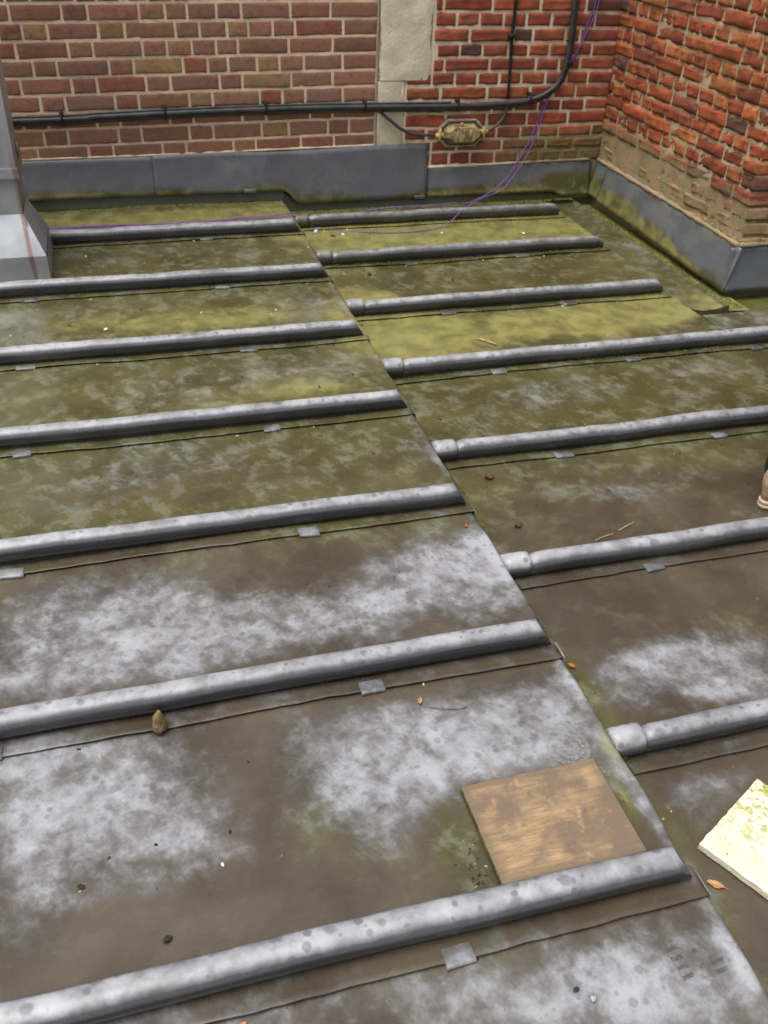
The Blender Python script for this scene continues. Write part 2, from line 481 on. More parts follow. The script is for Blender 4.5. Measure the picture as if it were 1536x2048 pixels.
M['sole'] = simple('boot_sole', (.55, .42, .29), .75, 50, .25)
M['eye'] = simple('eye', (.6, .6, .58), .3, 50, .05)

def make_ply():
    t = NT('weathered_plywood')
    p = t.obj()
    g = t.noise(t.mapping(p, (0, 0, .12), (9, 95, 20)), 1.0, 7, .72, 1.0)
    b = t.noise(p, 13, 5, .6)
    c = t.mix(t.ss(g, .3, .7), (.20, .125, .066), (.44, .295, .155))
    c = t.mix(t.ss(b, .38, .62, 0, .90), c, (.135, .092, .064))
    c = t.mix(t.ss(t.noise(p, 30, 4, .6), .60, .74, 0, .5), c, (.50, .34, .18))
    s = t.sep(p)
    ex = t.math('SUBTRACT', .136, t.math('ABSOLUTE', s[0]))
    ey = t.math('SUBTRACT', .105, t.math('ABSOLUTE', s[1]))
    ed = t.math('ADD', t.math('MINIMUM', ex, ey), t.math('MULTIPLY', t.math('SUBTRACT', b, .5), .07))
    c = t.mix(t.ss(ed, .022, .000, 0, .6), c, (.10, .072, .045))
    c = t.mix(t.ss(t.noise(p, 48, 5, .7), .60, .70, 0, .55), c, (.085, .062, .048))
    c = t.mix(.16, c, (.26, .22, .17))
    t.bump(g, .35, .0015)
    return t.out(c, .72, 0, .3)
M['ply'] = make_ply()
M['ply_edge'] = simple('mossy_ply_edge', (.075, .072, .018), .9, 70, .6, bump=.8, bdist=.003)

def make_slab():
    t = NT('cream_board')
    p = t.obj()
    n1, n2 = t.noise(p, 14, 5, .6), t.noise(p, 60, 5, .7, .6)
    c = t.mix(t.ss(n1, .3, .7), (.66, .635, .46), (.78, .765, .62))
    s = t.sep(p)
    f = t.math('MULTIPLY', t.ss(n2, .47, .58), t.ss(t.math('ADD', s[0], t.math('MULTIPLY', n1, .25)), .00, .22, .12, 1.0))
    c = t.mix(f, c, (.34, .34, .06))
    c = t.mix(t.ss(t.noise(p, 130, 3), .69, .74), c, (.07, .06, .03))
    t.bump(t.math('ADD', n2, n1), .8, .006)
    return t.out(c, .85, 0, .2)
M['slab'] = make_slab()

# ------------------------------------------------------------------ stains on the roof (places where lead is dry and pale, places where moss grows)
SOFT = 1.34
def field(L, x, y):
    s = 0.0
    for (cx, cy, rx, ry, a) in L:
        dx, dy = (x - cx) / (rx * SOFT), (y - cy) / (ry * SOFT)
        d = dx * dx + dy * dy
        if d < 9:
            s += a * math.exp(-d * .9)
    return s

EDGE = 0.812
def und(x, y, z0):
    return .0058 * fbm(x * 2.1, y * 2.8, z0 * 9, 2) + .0010 * fbm(x * 11, y * 11, 2)
def roof_stain(x, y, z0):
    p = field(PALE, x, y) * .74
    p = p if p < .7 else .7 + .35 * (1 - math.exp(-(p - .7) / .35))
    laps = LAPS_U if z0 > -.01 else LAPS_L
    dist = min((y - (l + RC + .028) for l in laps if y - (l + RC) > 0), default=1.0)
    tide = sstep(.018, .034, dist + .055 * fbm(x * 3.5, y * 5, 6.1) + .012 * fbm(x * 20, y * 20, 3))
    p *= .25 + .75 * tide
    far = sstep(1.5, 2.6, y)
    m = .55 * far + .18 * fbm(x * 1.3, y * 1.3, 4.2) + .05 + min(field(MOSS, x, y), .95)
    if y < .70 and z0 > -.01:
        p += .26 + .25 * fbm(x * 4, y * 4, 8)
    if x < -0.55 or x > 2.4:
        p += .25 * fbm(x * 2, y * 2, 7) + .2
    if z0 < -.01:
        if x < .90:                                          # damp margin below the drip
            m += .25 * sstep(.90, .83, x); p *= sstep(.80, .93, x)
    else:
        e = sstep(.035, .0, abs(x - .80))
        p += .60 * e * (0.6 + fbm(x * 6, y * 6, 1.0))
    return p, 1.02 - .78 * p, m

# lines of the laps and rolls (metres from the photographer)
LAPS_U = [-4.36, -3.80, -3.23, -2.67, -2.11, -1.55, -.985, -.43, .128, .690, 1.273, 1.830, 2.370, 2.918, 3.495, 4.066]
LAPS_L = [-4.36, -3.72, -3.10, -2.49, -1.88, -1.27, -.71, -.16, .38, .990, 1.570, 2.130, 2.690, 3.222, 3.782, 4.285]
RC = .060            # roll centre behind its lap line
WALL_Y = 4.64
SIDE_X = 2.54
CORNER_Y = 3.29
LOW = -.06

# ------------------------------------------------------------------ the setting: ground, the two roof levels
m = MB(); m.box(-60, 60, -60, 60, -4.3, -4.2)
tag(m.build('ground', M['ground']), 'dark ground of the yard far below the roof', 'ground', kind='structure')

m = MB(); m.box(-3.2, EDGE - .004, -4.5, 4.62, -.20, -.012)
upper = m.build('upper_roof', M['crumb'], smooth=False)
tag(upper, 'higher left half of the flat lead roof, in bays between rolls', 'roof', kind='structure')
m = MB(); m.box(EDGE - .002, 2.235, -4.5, 4.62, -.20, LOW - .012); m.box(2.237, 4.6, -4.5, 3.03, -.20, LOW - .012)
lower = m.build('lower_roof', M['crumb'], smooth=False)
tag(lower, 'lower right half of the flat lead roof, one step down', 'roof', kind='structure')

m = MB(); m.box(-9, 11, -4.9, -4.52, -4.2, 2.15); m.box(-9.1, 11.1, -4.95, -4.44, 2.15, 2.3)  # wall added out of view to darken the camera-facing sides of the rolls
bw = m.build('added_shade_wall', M['dark_wall'], smooth=False)
tag(bw, 'added dark wall, unseen behind the photographer, shading the rolls', 'wall', kind='structure')

def frange(a, b, st):
    n = max(1, int(round((b - a) / st)))
    return [a + (b - a) * i / n for i in range(n + 1)]

def bay(parent, xs, ys, z0, nose=False, edgefn=None):
    """one lead sheet; nose = rounded drip edge at the right end"""
    V, F, P, G, Mo = [], [], [], [], []
    prof = [(0, 0)]
    cols = [(x, 0.0) for x in xs]
    if nose:
        cols += [(EDGE - .008, .0018), (EDGE - .003, .0015), (EDGE + .001, -.002), (EDGE + .003, -.008), (EDGE + .003, -.062)]
    n = len(cols)
    for y in ys:
        ew = .0035 * fbm(y * 5, 3.3, .5) + .002 * math.sin(y * 23)
        for (x, dz) in cols:
            z = z0 + dz + und(x, y, z0)
            xx = x + (ew if (nose and x > EDGE - .01) else 0)
            if edgefn: xx = edgefn(xx, y)
            V.append((xx, y, z))
            p, g, mo = roof_stain(x, y, z0)
            P.append(p); G.append(g); Mo.append(mo)
    for j in range(len(ys) - 1):
        for i in range(n - 1):
            a = j * n + i
            F.append((a, a + 1, a + 1 + n, a + n))
    me = mesh_data('lead_sheet', V, F, M['lead'], {'pale': P, 'grime': G, 'moss': Mo})
    return link('lead_sheet', me, parent)

def xs_upper():
    return frange(-3.2, -.62, .2)[:-1] + frange(-.62, EDGE - .016, .0125)
sheets_u, sheets_l = [], []
cu = [l + RC for l in LAPS_U]
for i in range(len(cu)):
    y0 = cu[i]; y1 = cu[i + 1] if i + 1 < len(cu) else 4.60
    st = .0125 if y0 > .1 else .12
    sheets_u.append(bay(upper, xs_upper(), frange(y0, y1, st), 0.0, nose=True))
cl = [l + RC for l in LAPS_L]
for i in range(len(cl)):
    y0 = cl[i]; y1 = cl[i + 1] if i + 1 < len(cl) else 4.60
    st = .0125 if y0 > .3 else .12
    if cl[i] > 2.72:
        xs = frange(EDGE + .005, 2.24, .0125)
        if i == 7:
            pass
    else:
        xs = frange(EDGE + .005, 2.7, .0125) + frange(2.7, 4.6, .2)[1:]
    sheets_l.append(bay(lower, xs, frange(y0, y1, st), LOW))

# margin of the bay beyond the rolls, the gutter along the projecting wall
def strip(name, quad_fn, nu, nv, parent, stain):
    V, F, P, G, Mo = [], [], [], [], []
    for j in range(nv + 1):
        for i in range(nu + 1):
            q = quad_fn(i / nu, j / nv)
            V.append(q)
            p, g, mo = stain(i / nu, j / nv, q)
            P.append(p); G.append(g); Mo.append(mo)
    for j in range(nv):
        for i in range(nu):
            a = j * (nu + 1) + i
            F.append((a, a + 1, a + nu + 2, a + nu + 1))
    return link(name, mesh_data(name, V, F, M['lead'], {'pale': P, 'grime': G, 'moss': Mo}), parent)

# gutter strip: falls from the sheets' right edge, then a raised lip, then the dark channel by the wall
GUT = [(2.238, -.062), (2.246, -.078), (2.30, -.086), (2.40, -.083), (2.425, -.074), (2.434, -.078), (2.440, -.098), (2.53, -.100), (2.545, -.100)]
def gut_pt(u, v):
    k = u * (len(GUT) - 1)
    i = min(int(k), len(GUT) - 2); t = k - i
    x = GUT[i][0] * (1 - t) + GUT[i + 1][0] * t
    z = GUT[i][1] * (1 - t) + GUT[i + 1][1] * t
    y = 3.115 + (4.60 - 3.115) * v
    return (x + .004 * fbm(y * 5, x, 1), y, z + .003 * fbm(x * 9, y * 6, 3))
def gut_st(u, v, q):
    x = q[0]
    if x > 2.438: return 0.0, 1.0, 1.3 + .8 * fbm(q[1] * 4, x * 8, 2)
    if x > 2.415: return .45, .45, .5
    return .25 + .3 * fbm(q[1] * 3, x * 6, 1), .78, .55 + .4 * fbm(q[1] * 3, x * 4, 5) + .5 * sstep(3.45, 3.12, q[1])
strip('gutter_lining', gut_pt, (len(GUT) - 1) * 2, 90, lower, gut_st)
def gutend(u, v):
    x = 2.238 + (2.436 - 2.238) * u
    return (x, 3.115 - .004 * v, -.066 - .02 * math.sin(u * 3.1) - v * .06)
strip('gutter_end', gutend, 12, 3, lower, lambda u, v, q: (.2, .7, .6))
# channel under the return of the projecting wall
def chan(u, v):
    x = 2.246 + (4.6 - 2.246) * u
    prof = [(2.762, -.061), (3.02, -.061), (3.032, -.064), (3.038, -.118), (3.11, -.12), (3.30, -.12)]
    k = v * 5; i = min(int(k), 4); t = k - i
    y = prof[i][0] * (1 - t) + prof[i + 1][0] * t
    z = prof[i][1] * (1 - t) + prof[i + 1][1] * t
    return (x, y, z + .0015 * fbm(x * 7, y * 7, 2))
def chan_st(u, v, q):
    if q[1] > 3.034: return 0, 1.0, 2.2
    p, g, mo = roof_stain(q[0], q[1], LOW)
    return p + .25, g - .2, mo + .1
strip('gutter_lining', chan, 60, 30, lower, chan_st)

# upstands of the sheets against the back wall
def ups(x0, x1, z0, h):
    def f(u, v):
        x = x0 + (x1 - x0) * u
        return (x, 4.603 + .032 * v + .002 * fbm(x * 6, v, 3), z0 + .001 + h * v)
    return f
strip('upstand', ups(-3.2, EDGE + .004, 0, .09), 120, 4, upper, lambda u, v, q: (0, 1, 2.7 + .5 * fbm(q[0] * 4, v, 3)))
strip('upstand', ups(EDGE + .006, 2.545, LOW, .09), 80, 4, lower, lambda u, v, q: (0, 1, 2.7 + .5 * fbm(q[0] * 4, v, 3)))

# ------------------------------------------------------------------ rolls, laps, clips
def roll_profile(r=.028):
    zc = r + .004
    pts = []
    for k in range(19):
        a = math.radians(232 - k * (284 / 18))
        pts.append((r * math.cos(a), zc + r * math.sin(a)))
    y0, y1 = pts[0][0], pts[-1][0]
    return [(y0 * .96, .0)] + pts + [(y1 * .96, .0)]

def make_roll(parent, yc, x0, x1, z0, seed, slant=True, end_round=False, tint=(0, 0), yfun=None):
    prof = roll_profile()
    n = len(prof)
    st = .03
    xs = frange(x0, x1 if x1 < 2.7 else 2.7, st) + (frange(2.7, x1, .3)[1:] if x1 > 2.7 else [])
    V, F, P, G, Mo = [], [], [], [], []
    L = len(xs)
    for j, x in enumerate(xs):
        wob = 1 + .040 * fbm(x * 6, seed, 1)
        dy = .0050 * fbm(x * 1.6, seed, 5)
        dz = .0030 * fbm(x * 2.4, seed, 9)
        k = 1.0
        if end_round and x > x1 - .05:
            k = math.sqrt(max(.05, 1 - ((x - (x1 - .05)) / .052) ** 2)) * .75 + .25
        if (not slant) and j == 0:
            k = .85
        for (py, pz) in prof:
            xx = x
            if slant and j >= L - 3:                       # bossed down end: leans back towards the top
                lean = pz * .62
                xx = x - lean * (1 if j == L - 1 else .6 if j == L - 2 else .25)
            kk = k if pz > .006 else 1
            V.append((xx, yc + py * wob * kk + dy, z0 + pz * wob * kk + (dz if pz > .006 else 0)))
            top = sstep(.038, .0595, pz)  # pale patina on top; shading of the sides put into the colour
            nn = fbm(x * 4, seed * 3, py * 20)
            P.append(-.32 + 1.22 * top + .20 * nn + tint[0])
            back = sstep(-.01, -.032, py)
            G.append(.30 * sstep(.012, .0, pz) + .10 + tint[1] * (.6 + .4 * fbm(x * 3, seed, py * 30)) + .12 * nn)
            Mo.append(.05 + tint[1] * .9)
    for j in range(L - 1):
        for i in range(n - 1):
            a = j * n + i
            F.append((a, a + n, a + n + 1, a + 1))
    F.append(tuple(range(n)))
    F.append(tuple((L - 1) * n + i for i in reversed(range(n))))
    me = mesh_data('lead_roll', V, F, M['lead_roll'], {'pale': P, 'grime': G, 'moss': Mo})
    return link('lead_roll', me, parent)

def make_lap(parent, lap, x0, x1, z0, seed, skew=0.0):
    xs = frange(x0, min(x1, 2.7), .012) + (frange(2.7, x1, .3)[1:] if x1 > 2.7 else [])
    V, F, P, G, Mo = [], [], [], [], []
    n = 6
    for x in xs:
        w = .0035 * fbm(x * 4, seed, 2) + .0014 * fbm(x * 17, seed, 3) + skew * (x - .3)
        lift = .0032 + .0030 * abs(fbm(x * 5, seed, 8))
        ye = lap + w
        for k, (y, z) in enumerate([(lap + RC, .0035), (lap + RC - .03, .0035), (ye + .012, .0035 + lift * .6),
                                    (ye + .002, .0032 + lift), (ye, .0022 + lift), (ye + .0015, .0008 + lift)]):
            V.append((x, y, z0 + z + und(x, y, z0)))
            p, g, mo = roof_stain(x, lap + .02, z0)
            nn = fbm(x * 6, y * 9, seed)
            P.append(p * .5 + .22 + .3 * nn - (.15 if lap > 1.6 else 0)); G.append(.80 - .35 * nn - .35 * p + (.08 if lap > 1.6 else 0)); Mo.append(mo * .85)
    for j in range(len(xs) - 1):
        for i in range(n - 1):
            a = j * n + i
            F.append((a, a + 1, a + n + 1, a + n))
    if True:
        F.append(tuple((len(xs) - 1) * n + i for i in range(n)))
    me = mesh_data('splash_lap', V, F, M['lead'], {'pale': P, 'grime': G, 'moss': Mo})
    return link('splash_lap', me, parent)

def make_clip(parent, x, lap, z0, seed):
    rnd = random.Random(seed)
    w = .027 + rnd.uniform(-.003, .003)
    d0 = -.006 + rnd.uniform(-.003, .002)
    d1 = .024 + rnd.uniform(-.003, .004)
    V, F = [], []
    prof = [(d1, .0040), (d1 - .001, .0072), (d0 + .005, .0092), (d0, .0080), (d0 - .0012, .0045), (d0, .0012)]
    cols = [-w, -w * .96, -.3 * w, .3 * w, w * .96, w]
    sk = rnd.uniform(-.12, .12)
    dp = rnd.uniform(-.35, .30)
    for cx in cols:
        for (py, pz) in prof:
            e = 0.0012 if abs(cx) > w * .99 else 0
            V.append((x + cx, lap + py + cx * sk, z0 + pz - e + .0006 * rnd.uniform(-1, 1) + und(x + cx, lap + py, z0)))
    n = len(prof)
    for j in range(len(cols) - 1):
        for i in range(n - 1):
            a = j * n + i
            F.append((a, a + 1, a + n + 1, a + n))
    F.append(tuple(range(n - 1, -1, -1))); F.append(tuple((len(cols) - 1) * n + i for i in range(n)))
    N = len(V)
    far = sstep(1.8, 3.2, lap)
    me = mesh_data('clip', V, F, M['lead'], {'pale': [.72 + dp - .15 * far] * N, 'grime': [.18 + .22 * far] * N, 'moss': [.3 * far] * N})
    return link('clip', me, parent)

for i, lap in enumerate(LAPS_U):
    if lap < -.5: continue
    x0 = -3.2 if lap < 3.6 else -.285
    x0 = -3.2 if lap < 4 else -.288
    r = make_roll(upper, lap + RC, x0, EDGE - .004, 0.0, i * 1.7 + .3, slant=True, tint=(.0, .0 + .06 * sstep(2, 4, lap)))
    make_lap(r, lap, x0, EDGE + .002, 0.0, i + .7, 0.0)
    for cx in (.378, -.352, -1.08):
        if x0 < cx < EDGE:
            make_clip(r, cx + random.uniform(-.012, .012), lap, 0.0, i * 7 + int(cx * 100))
    # tab of the lap folded over the drip
    t = MB(); t.box(EDGE + .003, EDGE + .0075, lap + .001, lap + .052, -.030, .003, .0012)
    N = len(t.v)
    t.build('drip_tab', M['lead'], r, attrs={'pale': [.7] * N, 'grime': [.25] * N, 'moss': [.2] * N})

for i, lap in enumerate(LAPS_L):
    if lap < -.2: continue
    long = lap < 3.0
    x1 = 4.6 if long else 2.205
    far = sstep(2.9, 4.2, lap)
    yc = lap + RC
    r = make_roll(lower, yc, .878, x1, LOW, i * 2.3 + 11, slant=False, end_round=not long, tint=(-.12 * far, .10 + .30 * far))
    make_lap(r, lap, .846, x1 + (0 if long else .02), LOW, i + 20.3)
    for cx in (1.225, 1.755, 2.272):
        if cx < x1 - .05 and lap > 1.2 and not (lap > 4.2):
            make_clip(r, cx + random.uniform(-.015, .015), lap, LOW, i * 11 + int(cx * 100))
    # bossed sleeve where the roll dies into the drip
    prof = roll_profile(.0308)
    V, F = [], []
    sec = [(.816, .97), (.83, 1.0), (.872, 1.0), (.881, .99), (.8835, .95), (.884, .82)]
    n = len(prof)
    for (x, k) in sec:
        for (py, pz) in prof:
            V.append((x + .002 * fbm(py * 40, pz * 40, i), yc + py * k, LOW + pz * k + .002))
    for j in range(len(sec) - 1):
        for a_ in range(n - 1):
            a = j * n + a_
            F.append((a, a + n, a + n + 1, a + 1))
    F.append(tuple(range(n)))
    N = len(V)
    pl = [-.35 + 1.3 * sstep(.030, .058, v[2] - LOW) + (0 + .2 * fbm(v[0] * 20, v[1] * 20, i)) - .25 * far for v in V]  # sleeve sides darkened the same way, shading painted by height
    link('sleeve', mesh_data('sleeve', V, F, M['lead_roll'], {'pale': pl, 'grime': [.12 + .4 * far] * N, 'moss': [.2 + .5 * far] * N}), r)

# ------------------------------------------------------------------ brick walls
def brick_mesh(name, mat, seed, bev, rough, nx=5, nz=3, setb=.02):
    """unit brick (1 x 1 x 1, front face towards -Y), front uneven with worn edges"""
    rnd = random.Random(seed)
    V, F = [], []
    us = [-.5, -.5 + bev * .35] + [-.5 + (i + 1) / (nx - 1 + 1) for i in range(nx - 1)] + [.5 - bev * .35, .5]
    ws = [-.5, -.5 + bev] + [-.5 + (i + 1) / nz for i in range(nz - 1)] + [.5 - bev, .5]
    NU, NW = len(us), len(ws)
    for j, w in enumerate(ws):
        for i, u in enumerate(us):
            edge = (i in (0, NU - 1)) or (j in (0, NW - 1))
            y = -.5 + (setb if edge else 0) + rough * rnd.uniform(-1, 1)
            s = .5 if edge else .8
            cu_, cw_ = (abs(u) * 2) ** 6, (abs(w) * 2) ** 6
            pin = 1 - setb * 1.1 * cu_ * cw_
            jit = s * rough * .45 + (.022 if edge else 0)
            if (i == 0 or i == NU - 1): y += 0
            V.append((u * (1 - setb * .18 * cu_ * cw_) + jit * .3 * rnd.uniform(-1, 1), y, w * pin + jit * rnd.uniform(-1, 1)))
    for j in range(NW - 1):
        for i in range(NU - 1):
            a = j * NU + i
            F.append((a, a + 1, a + NU + 1, a + NU))
    rim = [i for i in range(NU)] + [j * NU + NU - 1 for j in range(1, NW)] + [(NW - 1) * NU + i for i in range(NU - 2, -1, -1)] + [j * NU for j in range(NW - 2, 0, -1)]
    b = len(V)
    for k in rim:
        V.append((V[k][0], .5, V[k][2]))
    n = len(rim)
    for k in range(n):
        F.append((rim[(k + 1) % n], rim[k], b + k, b + (k + 1) % n))
    return mesh_data(name, V, F, mat)

def mortar_wall(name, P0, ux, L, z0, z1, depth, nrm, mat, amp, res=.03):
    """bed of mortar: front sheet with lumps plus the bulk behind it. P0 = start on the face, ux = unit along, nrm = outward"""
    nu, nw = max(2, int(L / res)), max(2, int((z1 - z0) / res))
    V, F = [], []
    for j in range(nw + 1):
        for i in range(nu + 1):
            s, z = L * i / nu, z0 + (z1 - z0) * j / nw
            q = P0 + ux * s
            d = amp * fbm(q.x * 14 + q.y * 14, z * 14, 1.5, 3)
            q = q + nrm * d
            V.append((q.x, q.y, z))
    for j in range(nw):
        for i in range(nu):
            a = j * (nu + 1) + i
            F.append((a, a + 1, a + nu + 2, a + nu + 1))
    b = len(V)
    back = P0 - nrm * depth
    for (s, z) in ((0, z0), (L, z0), (L, z1), (0, z1)):
        q = back + ux * s
        V.append((q.x, q.y, z))
    c = [0, nu, nw * (nu + 1) + nu, nw * (nu + 1)]
    top = [nw * (nu + 1) + i for i in range(nu + 1)]
    bot = [i for i in range(nu + 1)]
    lf = [j * (nu + 1) for j in range(nw + 1)]
    rt = [j * (nu + 1) + nu for j in range(nw + 1)]
    F.append(tuple(reversed(bot)) + (b, b + 1))
    F.append(tuple(top) [::1] + (b + 2, b + 3))
    F.append(tuple(lf) + (b + 3, b))
    F.append(tuple(reversed(rt)) + (b + 1, b + 2))
    F.append((b, b + 3, b + 2, b + 1))
    return mesh_data(name, V, F, mat)

WALL_TOP = 2.6
def pick(pal, rnd):
    c = rnd.choice(pal)
    k = rnd.uniform(.80, 1.22)
    return tuple(clamp(x * k * rnd.uniform(.94, 1.06)) for x in c)

def rest_of_wall(parent, mat, P0, ux, nrm, L, z0, z1, course, bl, bh, depth=.05):
    """the courses above those that can be picked out"""
    m = MB()
    z, k = z0, 0
    rnd = random.Random(5)
    while z + course < z1:
        s = -bl * (.5 if k % 2 else 0)
        while s < L:
            a, b_ = max(0, s), min(L, s + bl - .012)
            if b_ - a > .03:
                q0, q1 = P0 + ux * a, P0 + ux * b_
                o = rnd.uniform(-.002, .002)
                V = []
                for zz in (z + .006, z + .006 + bh):
                    for (q, d) in ((q0, o), (q1, o), (q1, -depth), (q0, -depth)):
                        w = q + nrm * d
                        V.append((w.x, w.y, zz))
                m.add(V, [(0, 1, 5, 4), (1, 2, 6, 5), (2, 3, 7, 6), (3, 0, 4, 7), (4, 5, 6, 7), (3, 2, 1, 0)])
            s += bl
        z += course; k += 1
    o = m.build('brick_courses', mat, parent, smooth=False, color=(.26, .085, .05))
    o['kind'] = 'stuff'
    return o

NB, UXB = Vector((0, -1, 0)), Vector((1, 0, 0))
# --- brown bricks, left of the cement pier
wl_ = link('brick_wall', mortar_wall('brick_wall', Vector((-3.2, WALL_Y + .0016, 0)), UXB, 3.2 + 1.296, -.30, WALL_TOP, .22, NB, M['mortar_pale'], .0012))
tag(wl_, 'brown and purplish brick wall left of the cement pier, behind the duct', 'wall')
BR = [brick_mesh('brick', M['brick_brown'], 40 + k, .08, .012, setb=.014) for k in range(6)]
pal = [(.31, .145, .100), (.34, .165, .115), (.28, .128, .098), (.23, .102, .086), (.34, .190, .100), (.36, .170, .125), (.27, .145, .110), (.30, .145, .108), (.27, .078, .062), (.35, .220, .110), (.29, .160, .125), (.24, .125, .105)]
rnd = random.Random(3)
for k, row in enumerate(ROWS_L):
    zb = .212 + .0726 * (len(ROWS_L) - 1 - k)
    row = list(row)
    while row[0] > -1.15:
        row.insert(0, row[0] - (.215 if len(row) % 2 else .108))
    row[-1] = 1.290
    for a, b in zip(row[:-1], row[1:]):
        if b - a < .05: continue
        xm = (a + b) / 2
        sl = .013 * (xm - .3)
        link('brick', rnd.choice(BR), wl_, (xm, WALL_Y + .045 - rnd.uniform(0, .003), zb + .0363 + sl),
             (rnd.uniform(-.01, .01), .013 * -1 + rnd.uniform(-.008, .008), rnd.uniform(-.008, .008)), (b - a - .0125, .09, .0605), pick(pal, rnd))
rest_of_wall(wl_, M['brick_brown'], Vector((-3.2, WALL_Y, 0)), UXB, NB, 4.49, .962, WALL_TOP, .0726, .225, .062)

# --- cement rendered pier
m = MB()
def pier_face(x0, x1, z0, z1, res=.02):
    nu, nw = max(2, int((x1 - x0) / res)), max(2, int((z1 - z0) / res))
    b = len(m.v)
    for j in range(nw + 1):
        for i in range(nu + 1):
            x, z = x0 + (x1 - x0) * i / nu, z0 + (z1 - z0) * j / nw
            e = .004 if i in (0, nu) else 0
            m.v.append((x + (.003 * fbm(x * 9, z * 9, 4) if i in (0, nu) else 0), WALL_Y - .003 + e + .004 * fbm(x * 11, z * 11, 2), z))
    for j in range(nw):
        for i in range(nu):
            a = b + j * (nu + 1) + i
            m.f.append((a, a + 1, a + nu + 2, a + nu + 1))
    m.box(x0 + .002, x1 - .002, WALL_Y + .0005, WALL_Y + .2, z0, z1)
pier_face(1.300, 1.432, -.28, .532)
pier_face(1.300, 1.560, .536, WALL_TOP)
pier = m.build('cement_pier', M['render'])
tag(pier, 'pale cement-rendered pier stepping in below, between brown and red brickwork', 'pier')

# --- red bricks, right of the pier
wr_ = link('brick_wall', mortar_wall('brick_wall', Vector((1.436, WALL_Y + .0042, 0)), UXB, 2.62 - 1.436, -.30, WALL_TOP, .21, NB, M['mortar_red'], .003, .02))
tag(wr_, 'red brick wall with wide pale joints between cement pier and corner', 'wall')
BRR = [brick_mesh('brick', M['brick_red'], 80 + k, .14, .034, setb=.030) for k in range(8)]
palr = [(.38, .098, .052), (.42, .115, .056), (.34, .085, .048), (.31, .082, .055), (.43, .135, .062), (.38, .115, .066), (.27, .070, .048)]
ZR = [.125, .195, .252, .313, .381, .440, .507, .571, .635, .699, .765, .833, .900]
ZR.reverse()
for k, row in enumerate(ROWS_R):
    zt, zb = ZR[k], ZR[k + 1]
    row = list(row)
    row[-1] = 2.552
    if row[0] < 1.5: row[0] = 1.440
    elif row[0] < 1.6 and k < 6: row[0] = max(row[0], 1.566)
    if k >= 10: row.insert(0, 1.44)
    for a, b in zip(row[:-1], row[1:]):
        if b - a < .035: continue
        dark = (k == 3 and abs((a + b) / 2 - 1.764) < .04) or (k == 2 and abs((a + b) / 2 - 2.03) < .04) or (k == 0 and a > 2.3)
        c = (.085, .062, .055) if dark else pick(palr, rnd)
        link('brick', rnd.choice(BRR), wr_, ((a + b) / 2, WALL_Y + .045 - rnd.uniform(.0, .006), (zt + zb) / 2 + rnd.uniform(-.0015, .0015)),
             (rnd.uniform(-.02, .02), rnd.uniform(-.012, .012), rnd.uniform(-.012, .012)), (b - a - rnd.uniform(.013, .019), .09, zt - zb - .0155), c)
for k in range(3):
    zb = .900 + .0655 * k
    x = 1.566 + (.0 if k % 2 else -.10)
    while x < 2.53:
        w = .228 if k % 2 else .116
        a, b = max(x, 1.566), min(x + w, 2.552)
        if b - a > .04:
            link('brick', rnd.choice(BRR), wr_, ((a + b) / 2, WALL_Y + .045, zb + .032), None, (b - a - .015, .09, .052), pick(palr, rnd))
        x += w
rest_of_wall(wr_, M['brick_red'], Vector((1.566, WALL_Y, 0)), UXB, NB, .985, 1.098, WALL_TOP, .0655, .23, .053)

# --- old orange bricks of the projecting wall on the right
NS, UXS = Vector((-1, 0, 0)), Vector((0, -1, 0))
ws_ = link('brick_wall', mortar_wall('brick_wall', Vector((SIDE_X + .0085, WALL_Y + .22, 0)), UXS, WALL_Y + .22 - CORNER_Y - .012, -.30, WALL_TOP, .30, NS, M['mortar_old'], .004, .02))
tag(ws_, 'rough orange-red old brick wall projecting forward on the right', 'wall')
link('mortar_bed', mortar_wall('mortar_bed', Vector((SIDE_X + .30, CORNER_Y + .012, 0)), UXB, 1.9, -.30, WALL_TOP, .30, NB, M['mortar_old'], .008, .02), ws_)
link('mortar_bed', mortar_wall('mortar_bed', Vector((SIDE_X + .0125, CORNER_Y + .0125, 0)), UXB, .2874, -.30, WALL_TOP, .25, NB, M['mortar_old'], .004, .02), ws_)
BRO = [brick_mesh('brick', M['brick_old'], 120 + k, .20, .048, setb=.042) for k in range(10)]
palo = [(.46, .125, .045), (.50, .155, .055), (.42, .100, .042), (.38, .090, .042), (.48, .175, .060), (.32, .080, .045), (.27, .080, .052), (.45, .115, .040), (.50, .19, .068)]
STR = [4.70, 4.466, 4.238, 4.004, 3.776, 3.560, 3.400, CORNER_Y]
HDR = [4.70, 4.603, 4.507, 4.403, 4.295, 4.184, 4.060, 3.945, 3.838, 3.722, 3.606, 3.500, 3.395, CORNER_Y]
